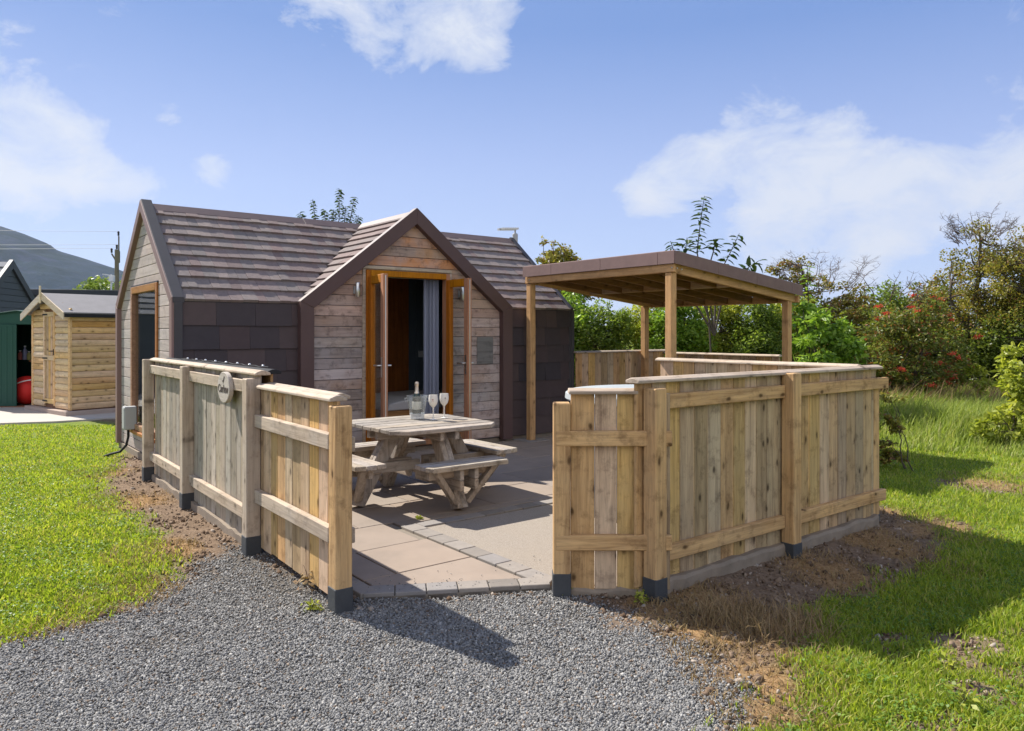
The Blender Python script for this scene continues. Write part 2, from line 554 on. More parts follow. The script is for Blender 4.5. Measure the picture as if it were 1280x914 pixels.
SUN_EL, SUN_AZ = RAD(44.5), RAD(54.5)            # towards the back left
sun = bpy.data.lights.new('sun', 'SUN')
sun.energy = 4.1
sun.angle = RAD(0.53)
sun.color = (1.0, .95, .87)
so = bpy.data.objects.new('sun', sun)
COL.objects.link(so)
to_sun = Vector((-math.sin(SUN_AZ) * math.cos(SUN_EL), math.cos(SUN_AZ) * math.cos(SUN_EL), math.sin(SUN_EL)))
so.rotation_euler = to_sun.to_track_quat('Z', 'Y').to_euler()
so.location = to_sun * 50

world = bpy.data.worlds.new('World')
S.world = world
world.use_nodes = True
nt = world.node_tree
nt.nodes.clear()
sky = N(nt, 'ShaderNodeTexSky', sky_type='NISHITA')
sky.sun_disc = False
sky.sun_elevation = SUN_EL
sky.sun_rotation = -SUN_AZ
sky.altitude = 50
sky.air_density, sky.dust_density, sky.ozone_density = 1.0, .6, 2.2
tc = N(nt, 'ShaderNodeTexCoord')
dirv = N(nt, 'ShaderNodeVectorMath', operation='NORMALIZE')
nt.links.new(tc.outputs['Generated'], dirv.inputs[0])


def dpx(px, py):
    return Vector((px - CX, F, HY - py)).normalized()


BLOBS = [((460, 0), .10, .8), ((540, 20), .11, 1.0), ((610, 5), .09, .9), ((600, 60), .06, .55), ((380, -10), .08, .5),
         ((10, 165), .095, 1.0), ((65, 195), .085, 1.0), ((125, 215), .07, .8), ((190, 225), .05, .5), ((213, 148), .035, .8), ((262, 212), .035, .75), ((160, 0), .04, .5),
         ((805, 238), .06, .85), ((850, 225), .07, .9), ((905, 200), .085, 1.0), ((985, 175), .10, 1.1), ((1060, 215), .10, 1.1), ((1130, 245), .09, .95), ((1000, 245), .09, .8),
         ((1240, 230), .085, 1.1), ((1290, 250), .09, 1.0), ((1010, 305), .09, .95), ((1080, 305), .09, .95), ((950, 300), .07, .7), ((1040, 345), .07, .7), ((1180, 190), .05, .4), ((70, 270), .05, .35), ((255, 255), .05, .3),
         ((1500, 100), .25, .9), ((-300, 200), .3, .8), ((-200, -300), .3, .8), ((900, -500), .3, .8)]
BLOBS = [(dpx(*p_), r_, w_) for p_, r_, w_ in BLOBS] + [(Vector(v_).normalized(), r_, w_) for v_, r_, w_ in (((0, -1, .5), .7, 1.2), ((-.8, -.8, .6), .6, 1.1), ((.9, -.6, .5), .6, 1.1), ((.3, -.6, 1.0), .5, 1.0))]  # closing vectors: unseen clouds added behind the viewer as fill light
acc = None
for dv_, r, w in BLOBS:
    d = N(nt, 'ShaderNodeVectorMath', operation='DISTANCE')
    nt.links.new(dirv.outputs[0], d.inputs[0])
    d.inputs[1].default_value = dv_
    mr = N(nt, 'ShaderNodeMapRange', interpolation_type='SMOOTHSTEP')
    mr.inputs[1].default_value, mr.inputs[2].default_value = r * 1.1, 0.0
    mr.inputs[3].default_value, mr.inputs[4].default_value = 0.0, w
    nt.links.new(d.outputs['Value'], mr.inputs[0])
    acc = mr.outputs[0] if acc is None else math_n(nt, 'ADD', acc, mr.outputs[0])
mp = N(nt, 'ShaderNodeMapping')
mp.inputs['Scale'].default_value = (1, 1, 1.7)
nt.links.new(dirv.outputs[0], mp.inputs[0])
n1 = noise(nt, mp.outputs[0], 9.5, 12, .66, .35)
n2 = noise(nt, mp.outputs[0], 2.2, 4, .55, .2)
shape = math_n(nt, 'ADD', math_n(nt, 'MULTIPLY', math_n(nt, 'MINIMUM', acc, 1.25), .55), math_n(nt, 'MULTIPLY', math_n(nt, 'SUBTRACT', n1, .5), 1.75))
cl = ramp(nt, shape, [(.30, 0.0), (.48, .5), (.80, .93)])
cl = math_n(nt, 'MULTIPLY', cl, ramp(nt, acc, [(0.02, 0.0), (.28, 1.0)]))
hz = N(nt, 'ShaderNodeSeparateXYZ')
nt.links.new(dirv.outputs[0], hz.inputs[0])
SKY_S = .105
EXPF = 2 ** 1.1 * SKY_S
grad = ramp(nt, hz.outputs[2], [(p_, tuple(c / EXPF for c in q_)) for p_, q_ in ((0.0, (.56, .67, .92)), (.10, (.48, .60, .92)), (.22, (.375, .49, .84)), (.37, (.19, .325, .69)), (.7, (.15, .28, .62)), (1.0, (.12, .22, .52)))])
skyc = mixc(nt, .92, sky.outputs[0], grad)
cloudc = mixc(nt, n1, tuple(c / EXPF for c in (.62, .71, .90)), tuple(c / EXPF for c in (.82, .84, .90)))
# unseen clouds behind the viewer, added and brightened to fill the shaded sides
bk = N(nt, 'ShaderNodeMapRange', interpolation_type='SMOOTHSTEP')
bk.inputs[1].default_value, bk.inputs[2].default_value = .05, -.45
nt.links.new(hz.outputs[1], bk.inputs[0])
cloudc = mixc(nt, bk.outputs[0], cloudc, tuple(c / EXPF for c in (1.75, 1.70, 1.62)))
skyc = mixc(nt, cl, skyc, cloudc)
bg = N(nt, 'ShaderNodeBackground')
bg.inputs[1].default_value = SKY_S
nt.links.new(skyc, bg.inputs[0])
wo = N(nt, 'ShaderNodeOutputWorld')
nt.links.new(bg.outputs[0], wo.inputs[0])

S.view_settings.view_transform = 'Standard'
S.view_settings.look = 'None'
S.view_settings.exposure = 1.1
S.view_settings.gamma = 1.0
S.view_settings.use_curve_mapping = False
try:
    S.cycles.use_denoising = True
    S.cycles.max_bounces = 6
    S.cycles.diffuse_bounces = 3
    S.cycles.transparent_max_bounces = 10
    S.cycles.caustics_reflective = False
    S.cycles.caustics_refractive = False
except Exception:
    pass

exec_parts = True
# ------------------------------------------------------------------ ground sheet
LAWN_A = [g(0, 795), g(60, 782), g(100, 770), g(150, 752), g(188, 728), g(203, 703), g(186, 668), g(150, 640), g(116, 606), g(133, 585),
          g(150, 566), (-4.95, 10.3), (-5.6, 11.4), (-6.4, 12.7), (-7.3, 13.3), g(60, 527), g(0, 531), (-16, 11.5), (-30, 8), (-30, 2), (-3.4, 3.75)]
LAWN_B = [g(928, 914), g(985, 872), g(1022, 822), g(1002, 775), g(1045, 737), g(1120, 716), g(1195, 690), g(1180, 655), g(1128, 632), (3.5, 6.6), (2.6, 8.2), (4.0, 10.6),
          (3.0, 13.4), (-2, 14.5), (-7, 17), (-40, 40), (60, 60), (60, -5), (1.2, 1.5)]
GRAVEL = [g(0, 803), g(100, 780), g(195, 748), g(262, 705), g(318, 682), W(-.2, -3.3)[:2], W(-.15, -4.6)[:2], W(.8, -5.0)[:2], g(700, 738), g(750, 757), g(800, 792), g(868, 828), g(905, 868), g(922, 914), (.75, 1.6), (.6, -3), (-30, -3), (-30, 2.6), (-3.6, 3.6)]
PATIO = [W(-.10, -4.5), W(.88, -5.05), W(1.22, -5.42), W(4.05, -5.42), W(4.05, -3.1), W(7.7, -2.6), W(7.7, -.05), W(4.5, -.05), W(0.0, .02), W(-.1, -.2)]
PATIO2 = [p[:2] for p in PATIO]
MEADOW = [g(1108, 556), g(1160, 566), g(1230, 566), g(1300, 580), (9.5, 9.0), (14, 12), (14, 19), (6.5, 17), (5.0, 13.5), (4.3, 11.2)]
STRAW = [(g(940, 850), .42), (g(1000, 800), .3), (g(890, 790), .3), (g(960, 770), .35), (g(160, 625), .45), (g(190, 690), .35), (g(150, 742), .35), (g(1185, 655), .4), (g(1240, 600), .5), (g(1000, 900), .16),
         (g(1130, 640), .3), (g(130, 590), .35), (g(60, 785), .2), (g(1180, 700), .25), (g(880, 745), .35), (g(1040, 705), .4), (g(1110, 672), .35), (g(840, 765), .25)]


def masks(x, y):
    wob = (fbm(x, y, 3.0, 3) - .5) * .42
    wob2 = (fbm(x, y, 9.0, 9) - .5) * .26
    far_ = sstep(25, 35, np.hypot(x, y))
    ga = sstep(-.22, .16, poly_sd(LAWN_A, x, y) + wob2 + wob * .4)
    gb = sstep(-.16, .16, poly_sd(LAWN_B, x, y) + wob + wob2)
    gr = np.maximum(ga, gb)
    bald = sstep(.70, .78, fbm(x, y, 1.9, 21)) * (x > 0) * .9
    for (cx, cy), r in ((g(1190, 650), .3), (g(1110, 815 - 30), .16), (g(1225, 845), .18), (g(1200, 790), .2), (g(1225, 606), .55)):
        bald = np.maximum(bald, 1.0 * (1 - sstep(r * .5, r, np.hypot((x - cx), (y - cy) * 1.2) + wob2)))
    gr = np.maximum(gr * (1 - bald * .9), far_)
    gv = sstep(-.22, .20, poly_sd(GRAVEL, x, y) + wob * .7 + wob2)
    gv = gv * (1 - ga) * (1 - far_)
    st = np.zeros_like(x)
    for (cx, cy), r in STRAW:
        st = np.maximum(st, 1 - sstep(r * .35, r, np.hypot(x - cx, y - cy) + wob + wob2))
    st = st * (1 - gv) * (1 - gr * .6)
    return gr, gv, st


def axis_pts(lo, hi, step, far):
    a = list(np.arange(lo, hi + 1e-6, step))
    d, v, w = step, hi, lo
    pos, neg = [], []
    while v < far:
        d *= 1.22
        v += d
        pos.append(v)
    d = step
    while w > -far:
        d *= 1.22
        w -= d
        neg.append(w)
    return np.array(neg[::-1] + a + pos)


def ground_z(x, y):
    z = -.012 + (fbm(x, y, 2.2, 5) - .5) * .03
    z = z - .06 * sstep(-.2, .5, x * .788 * 0 + (poly_sd([W(1.3, -5.55)[:2], W(9, -5.55)[:2], W(9, -12)[:2], W(1.3, -12)[:2]], x, y)))
    inp = poly_sd(PATIO2, x, y)
    return np.where(inp > -.02, -.09, z)


def build_ground():
    xs = axis_pts(-6.0, 8.0, .05, 2500)
    ys = axis_pts(2.4, 13.0, .05, 2300)
    X, Y = np.meshgrid(xs, ys)
    x, y = X.ravel(), Y.ravel()
    z = ground_z(x, y)
    gr, gv, st = masks(x, y)
    dirt = (1 - gr) * (1 - gv)
    near = (np.abs(x) < 9) & (y < 14) & (y > 2)
    inp = poly_sd(PATIO2, x, y) > -.02
    bump = (fbm(x, y, 14, 31) - .5) * .045 * dirt * near
    z = np.where(inp, z, z + bump)
    far = np.hypot(x, y) > 60
    z = np.where(far, -.05, z)
    n, m = len(xs), len(ys)
    idx = np.arange(n * m).reshape(m, n)
    q = np.stack([idx[:-1, :-1], idx[:-1, 1:], idx[1:, 1:], idx[1:, :-1]], -1).reshape(-1)
    mat, nt = new_mat('ground')
    at_ = N(nt, 'ShaderNodeAttribute', attribute_name='mask')
    sp = N(nt, 'ShaderNodeSeparateColor')
    nt.links.new(at_.outputs['Color'], sp.inputs[0])
    tc = N(nt, 'ShaderNodeTexCoord')
    P = tc.outputs['Object']
    nA, nB, nC = noise(nt, P, 5, 8, .65), noise(nt, P, 38, 6, .7), noise(nt, P, 1.1, 5, .6)
    dirt_c = ramp(nt, nB, [(.3, (.085, .055, .036)), (.5, (.18, .125, .083)), (.7, (.27, .20, .14)), (.8, (.38, .30, .225))])
    dirt_c = mixc(nt, ramp(nt, nA, [(.4, 0.0), (.65, .7)]), dirt_c, (.25, .175, .118))
    straw_c = ramp(nt, nB, [(.3, (.17, .095, .04)), (.5, (.31, .19, .09)), (.7, (.42, .29, .155))])
    grass_c = ramp(nt, nA, [(.3, (.11, .15, .024)), (.55, (.17, .23, .034)), (.75, (.24, .26, .065))])
    grass_c = mixc(nt, ramp(nt, nC, [(.45, 0.0), (.7, .5)]), grass_c, (.20, .18, .065))
    vo = N(nt, 'ShaderNodeTexVoronoi')
    vo.inputs['Scale'].default_value = 75
    nt.links.new(P, vo.inputs['Vector'])
    grav_c = mixc(nt, vo.outputs['Distance'], (.17, .155, .135), (.09, .082, .075))
    grav_c = mixc(nt, ramp(nt, nA, [(.55, 0.0), (.72, .5)]), grav_c, (.16, .12, .085))
    c = mixc(nt, sp.outputs[2], dirt_c, straw_c)
    c = mixc(nt, sp.outputs[1], c, grav_c)
    c = mixc(nt, sp.outputs[0], c, grass_c)
    finish(nt, c, .95, nB, .02, .1, bump_s=.9)
    o = arr_mesh('ground', np.stack([x, y, z], 1), q, np.full((n - 1) * (m - 1), 4), mat)
    ca = o.data.color_attributes.new('mask', 'FLOAT_COLOR', 'POINT')
    colr = np.stack([gr, gv, st, np.ones_like(gr)], 1).astype(np.float32)
    ca.data.foreach_set('color', colr.ravel())
    o['kind'] = 'structure'
    o.data.polygons.foreach_set('use_smooth', np.ones(len(o.data.polygons), bool))
    return o


def sample_view(n, y0, y1, k0=-.80, k1=.80):     # points spread over the ground, thinner with distance
    Y = np.exp(rng.uniform(math.log(y0), math.log(y1), n))
    return rng.uniform(k0, k1, n) * Y, Y


def blades(name, x, y, z, h, w, mat, lean=.45, label=None, cat=None, kind='stuff', bias=(0, 0)):
    n = len(x)
    a = rng.uniform(0, 2 * np.pi, n)
    la = rng.uniform(0, 2 * np.pi, n)
    ln = h * lean * rng.uniform(.1, 1.3, n)
    dx, dy = np.cos(la) * ln + bias[0] * h, np.sin(la) * ln + bias[1] * h
    sx, sy = np.cos(a) * w / 2, np.sin(a) * w / 2
    V = np.zeros((n, 5, 3))
    V[:, 0] = np.stack([x - sx, y - sy, z], 1)
    V[:, 1] = np.stack([x + sx, y + sy, z], 1)
    V[:, 2] = np.stack([x + sx * .8 + dx * .35, y + sy * .8 + dy * .35, z + h * .58], 1)
    V[:, 3] = np.stack([x - sx * .8 + dx * .35, y - sy * .8 + dy * .35, z + h * .58], 1)
    V[:, 4] = np.stack([x + dx, y + dy, z + h * rng.uniform(.82, 1.0, n)], 1)
    b = np.arange(n)[:, None] * 5
    L = (b + np.array([0, 1, 2, 3, 3, 2, 4])).ravel()
    T = np.tile([4, 3], n)
    o = arr_mesh(name, V.reshape(-1, 3), L, T, mat)
    tag(o, label, cat, None, kind)
    return o


def leaf_cloud(name, pts, ln, wd, mat, parent, up=.55, droop=.0):
    n = len(pts)
    d = rng.normal(size=(n, 3))
    d[:, 2] = d[:, 2] * .6 - droop
    d /= np.linalg.norm(d, axis=1)[:, None]
    nn = rng.normal(size=(n, 3)) * (1 - up)
    nn[:, 2] += up
    s = np.cross(d, nn)
    s /= (np.linalg.norm(s, axis=1)[:, None] + 1e-9)
    nn = np.cross(s, d)
    L = ln * rng.uniform(.6, 1.25, n)[:, None]
    Wd = wd * rng.uniform(.7, 1.2, n)[:, None]
    V = np.zeros((n, 4, 3))
    V[:, 0] = pts
    V[:, 1] = pts + d * L * .45 + s * Wd * .5 + nn * Wd * .14
    V[:, 2] = pts + d * L - nn * L * .08
    V[:, 3] = pts + d * L * .45 - s * Wd * .5 + nn * Wd * .14
    return arr_mesh(name, V.reshape(-1, 3), np.arange(n * 4), np.full(n, 4), mat, parent)


def build_grass():
    # short lawn on both sides
    x, y = sample_view(430000, 2.75, 14.0)
    gr, gv, st = masks(x, y)
    md = poly_sd(MEADOW, x, y)
    inp = poly_sd(PATIO2, x, y)
    A = poly_sd(LAWN_A, x, y) > -.15
    cab = poly_sd([W(-.1, -.1)[:2], W(5.8, -.1)[:2], W(5.8, 3)[:2], W(-.1, 3)[:2]], x, y)
    patchy = fbm(x, y, 5, 40)
    keep = (rng.uniform(0, 1, len(x)) < gr * (.55 + .6 * patchy)) & (inp < -.05) & (cab < 0) & (md < .1) & ~((x < -3.2) & (y > 12.7 + (x + 8) * 0))
    x, y, A, patchy = x[keep], y[keep], A[keep], patchy[keep]
    h = np.where(A, rng.uniform(.018, .045, len(x)), rng.uniform(.02, .062, len(x)) * (.5 + 1.0 * fbm(x, y, 2.5, 44)))
    w = np.where(A, .007, .0055) * (1 + y * .09)
    z = ground_z(x, y)
    blades('lawn_grass', x, y, z - .004, h, w, M['lawn'], .75, 'short green lawn grass', 'grass')
    # clover among the lawn grass
    x, y = sample_view(90000, 2.75, 9.0)
    gr, gv, st = masks(x, y)
    k = (rng.uniform(0, 1, len(x)) < gr * sstep(.42, .62, fbm(x, y, 3.2, 47))) & (poly_sd(PATIO2, x, y) < -.05) & (poly_sd(MEADOW, x, y) < 0)
    x, y = x[k], y[k]
    P3 = np.stack([x, y, ground_z(x, y) + rng.uniform(.01, .04, len(x))], 1)
    tag(leaf_cloud('clover', P3, .017, .016, M['clover'], None, up=.85), 'low clover leaves scattered through the lawn', 'clover', None, 'stuff')
    # meadow
    x = rng.uniform(4, 14, 150000)
    y = rng.uniform(8.8, 18.5, 150000)
    md = poly_sd(MEADOW, x, y)
    k = (md > -.1 + .3 * fbm(x, y, 1.5, 50)) & (x < y * .80) & (rng.uniform(0, 1, len(x)) < .75)
    x, y, md = x[k], y[k], md[k]
    h = (.12 + .36 * sstep(0, 1.6, md)) * rng.uniform(.6, 1.25, len(x)) * (.7 + .6 * fbm(x, y, .9, 51))
    blades('meadow_grass', x, y, ground_z(x, y), h, .012, M['meadow'], .5, 'tall pale meadow grass', 'grass', bias=(.12, -.05))
    x = rng.uniform(6, 13, 2600)
    y = rng.uniform(13.0, 16.5, 2600)
    k = (poly_sd(MEADOW, x, y) > .3) & (x < y * .8)
    x, y = x[k], y[k]
    blades('seed_grass', x, y, ground_z(x, y), rng.uniform(.45, .8, len(x)), .016, M['seed'], .35, 'reddish brown seed heads of tall grass', 'grass', bias=(.25, -.05))
    # dead straw
    xs, ys, hs = [], [], []
    for (cx, cy), r in STRAW:
        n = int(5200 * r * r * (1.0 if cy < 6 else .5))
        t = rng.uniform(0, 2 * np.pi, n)
        rr = r * np.sqrt(rng.uniform(0, 1, n))
        xs.append(cx + rr * np.cos(t)); ys.append(cy + rr * np.sin(t)); hs.append(rng.uniform(.015, .06, n))
    x, y, h = np.concatenate(xs), np.concatenate(ys), np.concatenate(hs)
    k = (poly_sd(PATIO2, x, y) < -.05) & (poly_sd(GRAVEL, x, y) < .1)
    x, y, h = x[k], y[k], h[k]
    blades('dead_grass', x, y, ground_z(x, y), h, .005, M['straw'], 1.4, 'dry straw coloured dead grass on bare earth', 'grass')
    # the tussock of dead stalks by the fence
    c = g(955, 772)
    t = rng.uniform(0, 2 * np.pi, 900); rr = .30 * np.sqrt(rng.uniform(0, 1, 900))
    x, y = c[0] + rr * np.cos(t) * 1.3, c[1] + rr * np.sin(t)
    o = blades('dead_tussock', x, y, ground_z(x, y), rng.uniform(.05, .17, 900), .004, M['straw'], 1.1, 'tussock of dry dead stalks on bare earth beside the fence', 'dead grass', kind=None)


def stones(name, x, y, z, r, mat, label, cat):
    n = len(x)
    base = np.array([(-1, -1, -1), (1, -1, -1), (1, 1, -1), (-1, 1, -1), (-1, -1, 1), (1, -1, 1), (1, 1, 1), (-1, 1, 1)], float) * .62
    V = base[None] * (1 + rng.uniform(-.38, .38, (n, 8, 3)))
    V *= (r[:, None] * np.stack([rng.uniform(.8, 1.5, n), rng.uniform(.7, 1.1, n), rng.uniform(.45, .85, n)], 1))[:, None, :]
    q = rng.normal(size=(n, 4)); q[:, 1:3] *= .55
    q /= np.linalg.norm(q, axis=1)[:, None]
    w_, a, b, c = q.T
    R = np.stack([1 - 2 * (b * b + c * c), 2 * (a * b - c * w_), 2 * (a * c + b * w_), 2 * (a * b + c * w_), 1 - 2 * (a * a + c * c), 2 * (b * c - a * w_),
                  2 * (a * c - b * w_), 2 * (b * c + a * w_), 1 - 2 * (a * a + b * b)], 1).reshape(n, 3, 3)
    V = np.einsum('nij,nkj->nki', R, V) + np.stack([x, y, z], 1)[:, None, :]
    fs = np.array([(0, 3, 2, 1), (4, 5, 6, 7), (0, 1, 5, 4), (1, 2, 6, 5), (2, 3, 7, 6), (3, 0, 4, 7)]).ravel()
    L = (np.arange(n)[:, None] * 8 + fs).ravel()
    o = arr_mesh(name, V.reshape(-1, 3), L, np.full(n * 6, 4), mat)
    tag(o, label, cat, None, 'stuff')
    return o


def build_stones():
    M['gravel'] = island_ramp('gravel stones', [(0, (.14, .136, .13)), (.3, (.205, .20, .192)), (.6, (.255, .25, .24)), (.86, (.32, .31, .295)), (.94, (.44, .425, .395)), (.96, (.24, .175, .125)), (1, (.20, .15, .11))], .85, 40, .2, .2, .2, 200)
    M['pebble'] = island_ramp('earth clods and chips', [(0, (.10, .065, .042)), (.4, (.17, .115, .078)), (.8, (.26, .19, .135)), (1, (.42, .36, .30))], .95, 40, .3, .1, .3, 150)
    x, y = sample_view(430000, 2.7, 7.2, -.8, .75)
    gr, gv, st = masks(x, y)
    k = (rng.uniform(0, 1, len(x)) < gv * 1.1 * (1 - .75 * sstep(.58, .74, fbm(x, y, 1.7, 80)))) & (poly_sd(PATIO2, x, y) < -.015)
    x, y = x[k], y[k]
    r = rng.uniform(.0030, .0062, len(x)) * (1 + .05 * y) * rng.choice([.7, 1, 1, 1.15, 1.4], len(x))
    zz = ground_z(x, y) + rng.uniform(-.002, .007, len(x))
    # a few stones kicked onto the patio
    n2 = 160
    t_ = rng.uniform(0, 1, n2); d_ = rng.exponential(.14, n2)
    ax_, ay_ = W(-.10, -4.5)[:2]; bx_, by_ = W(.88, -5.05)[:2]
    x2 = ax_ + (bx_ - ax_) * t_ - .05 * d_; y2 = ay_ + (by_ - ay_) * t_ + d_
    k2 = poly_sd(PATIO2, x2, y2) > .03
    x, y = np.concatenate([x, x2[k2]]), np.concatenate([y, y2[k2]])
    zz = np.concatenate([zz, np.full(k2.sum(), .026)]); r = np.concatenate([r, rng.uniform(.002, .0055, k2.sum())])
    stones('gravel', x, y, zz, r, M['gravel'], 'loose grey gravel of the parking area', 'gravel')
    x, y = sample_view(60000, 2.7, 9.5, -.75, .75)
    gr, gv, st = masks(x, y)
    dirt = (1 - gr) * (1 - gv) * (1 - .6 * st)
    k = (rng.uniform(0, 1, len(x)) < dirt * .8) & (poly_sd(PATIO2, x, y) < -.03)
    x, y = x[k], y[k]
    r = rng.uniform(.003, .010, len(x)) * rng.choice([1, 1, 1, 1.6, 2.4], len(x))
    stones('earth_pebbles', x, y, ground_z(x, y) + .002, r, M['pebble'], 'earth clods and stone chips along the fences', 'pebbles')


# ------------------------------------------------------------------ patio
def build_patio():
    mb = MB()
    mb.prism([(p[0], p[1]) for p in PATIO], lambda u, v, d: (u, v, d), -.08, .002)
    tag(mb.build('patio_bed', plain('patio joints', (.22, .185, .145), .95, .2, 20)), kind='structure')
    root = None
    # pale compacted stone
    m, nt = new_mat('compacted stone dust')
    tc = N(nt, 'ShaderNodeTexCoord')
    nA, nB = noise(nt, tc.outputs['Object'], 3, 6, .6), noise(nt, tc.outputs['Object'], 110, 5, .75)
    c = ramp(nt, nB, [(.32, (.21, .18, .145)), (.5, (.315, .272, .225)), (.68, (.40, .35, .30))])
    c = mixc(nt, ramp(nt, nA, [(.45, 0.0), (.7, .35)]), c, (.33, .28, .22))
    finish(nt, c, .95, nB, .006, .1, bump_s=.8)
    mb = MB()
    mb.prism([W(a, b)[:2] for a, b in ((1.0, -5.05), (1.22, -5.38), (4.0, -5.38), (4.0, -3.42), (1.0, -3.42))], lambda u, v, d: (u, v, d), 0, .016)
    tag(mb.build('stone_dust', m), kind='structure')
    # slabs, rows along the cabin
    slab = island_ramp('sandstone slabs', [(0, (.275, .222, .175)), (.35, (.315, .25, .197)), (.6, (.30, .25, .208)), (1, (.335, .262, .205))], .85, 4, .2, .2, .25, 60, patch=((.225, .185, .15), 1.6, .55))
    mb = MB()
    P = [(q.x, q.y) for q in PATIO]

    def clip(poly, px, py, nx, ny):              # keep the side (p - P).n >= 0
        out = []
        for i in range(len(poly)):
            a, b = poly[i], poly[(i + 1) % len(poly)]
            da, db = (a[0] - px) * nx + (a[1] - py) * ny, (b[0] - px) * nx + (b[1] - py) * ny
            if da >= 0:
                out.append(a)
            if da * db < 0:
                t = da / (da - db)
                out.append((a[0] + (b[0] - a[0]) * t, a[1] + (b[1] - a[1]) * t))
        return out
    b0 = -4.86
    r = 0
    e0, e1 = (-.10, -4.5), (.88, -5.05)
    ex, ey = e1[0] - e0[0], e1[1] - e0[1]
    el = math.hypot(ex, ey)
    nx, ny = -ey / el, ex / el
    while b0 < -.06:
        b1 = min(b0 + .58, -.06)
        a0 = .02 - (.35 if r % 2 else 0.0)
        k = 0
        while a0 < 7.68:
            a1 = a0 + (.90, .58, .76)[(k + r) % 3]
            zones = [(max(a0, .02), min(a1, .83), b0, b1)] if b0 < -3.27 else [(max(a0, .02), min(a1, 7.68), b0, b1)]
            if b0 < -3.27 < b1:
                zones = [(max(a0, .02), min(a1, .83), b0, b1), (max(a0, .86), min(a1, 7.68), -3.24, b1)]
            for u0, u1, v0, v1 in zones:
                if u1 - u0 < .05 or v1 - v0 < .04:
                    continue
                if u0 >= 4.0 and v0 < -2.6:
                    continue
                q = .004
                poly = [(u0 + q, v0 + q), (u1 - q, v0 + q), (u1 - q, v1 - q), (u0 + q, v1 - q)]
                poly = clip(poly, e0[0] + nx * .145, e0[1] + ny * .145, nx, ny)
                if len(poly) < 3:
                    continue
                zz = .020 + random.uniform(-.0015, .0015)
                mb.prism(poly, lambda u, v, d: tuple(W(u, v, d)), 0, zz)
            a0 = a1
            k += 1
        b0 = b1
        r += 1
    tag(mb.build('patio_slabs', slab, None, .004), kind='structure')
    # block edging
    blk = island_ramp('grey paving blocks', [(0, (.22, .195, .17)), (.5, (.31, .275, .24)), (1, (.27, .25, .235))], .9, 20, .3, .15, .3, 100)
    mb = MB()

    def strip(p0, p1, w, ln):
        L = math.hypot(p1[0] - p0[0], p1[1] - p0[1])
        n = max(1, round(L / ln))
        ux, uy = (p1[0] - p0[0]) / L, (p1[1] - p0[1]) / L
        for i in range(n):
            s0, s1 = i * L / n + .003, (i + 1) * L / n - .003
            pts = [(p0[0] + ux * s - uy * t, p0[1] + uy * s + ux * t) for s, t in ((s0, 0), (s1, 0), (s1, w), (s0, w))]
            mb.prism(pts, lambda u, v, d: tuple(W(u, v, d)), -.06, .024 + random.uniform(-.001, .002))
    strip(e0, e1, .14, .2)
    strip((.99, -4.95), (.99, -3.26), .14, .2)
    strip((.99, -3.40), (4.0, -3.40), .13, .2)
    strip((.87, -5.04), (1.0, -4.96), .14, .2)
    strip((-.11, -.2), (-.11, -4.5), -.0 + .11, .2)
    tag(mb.build('block_edging', blk, None, .004), kind='structure')
    # block pad round the pergola post
    mb = MB()
    for i in range(3):
        for j in range(3):
            if (i, j) != (1, 1):
                mb.prism([(4.52 + i * .13, -.40 + j * .13), (4.645 + i * .13, -.40 + j * .13), (4.645 + i * .13, -.275 + j * .13), (4.52 + i * .13, -.275 + j * .13)], lambda u, v, d: tuple(W(u, v, d)), .005, .028)
    tag(mb.build('block_paving', blk, None, .003), kind='structure')
    # concrete path by the sheds
    mb = MB()
    mb.prism([(-22, 12.3), (-9.2, 12.55), (-7.9, 13.0), (-6.6, 14.0), (-6.0, 16), (-8, 21), (-22, 21)], lambda u, v, d: (u, v, d), -.05, .02)
    tag(mb.build('path', M['pathc']), kind='structure')


build_ground()
build_grass()
build_stones()
build_patio()

# ------------------------------------------------------------------ the cabin
L_, W_, ZE, ZR, Z0 = 5.70, 2.95, 1.89, 3.10, .07
AC, AH = 2.90, 1.555                             # dormer centre and half width
SL = (ZR - ZE) / (W_ / 2)                        # slope of the long roofs
DSL = (ZR - ZE) / AH                             # slope of the dormer roofs


def rows(mb, fn, z0, z1, h, ext, holes, d0, d1, gap=.004, zmap=None):
    """Horizontal boards on a wall: ext(z) -> (lo, hi); holes: (lo, hi, z0, z1)."""
    z = z0
    while z < z1 - .01:
        zt = min(z + h, z1)
        cuts = sorted({z, zt} | {c for ho in holes for c in ho[2:] if z + .004 < c < zt - .004})
        for a, b in zip(cuts[:-1], cuts[1:]):
            bt = b - (gap if b == zt else 0)
            l0, h0 = ext(a)
            l1, h1 = ext(bt)
            segs = [(l0, h0, l1, h1)]
            for lo, hi, za, zb in holes:
                mid = (a + b) / 2
                if za < mid < zb:
                    segs = [(l0, lo, l1, lo), (hi, h0, hi, h1)]
            for s0, e0, s1, e1 in segs:
                if e0 - s0 > .01:
                    # each board may be butt jointed once
                    mb.prism([(s0, a), (e0, a), (max(e1, s1 + .004), bt), (s1, bt)], fn, d0, d1)
        z = zt


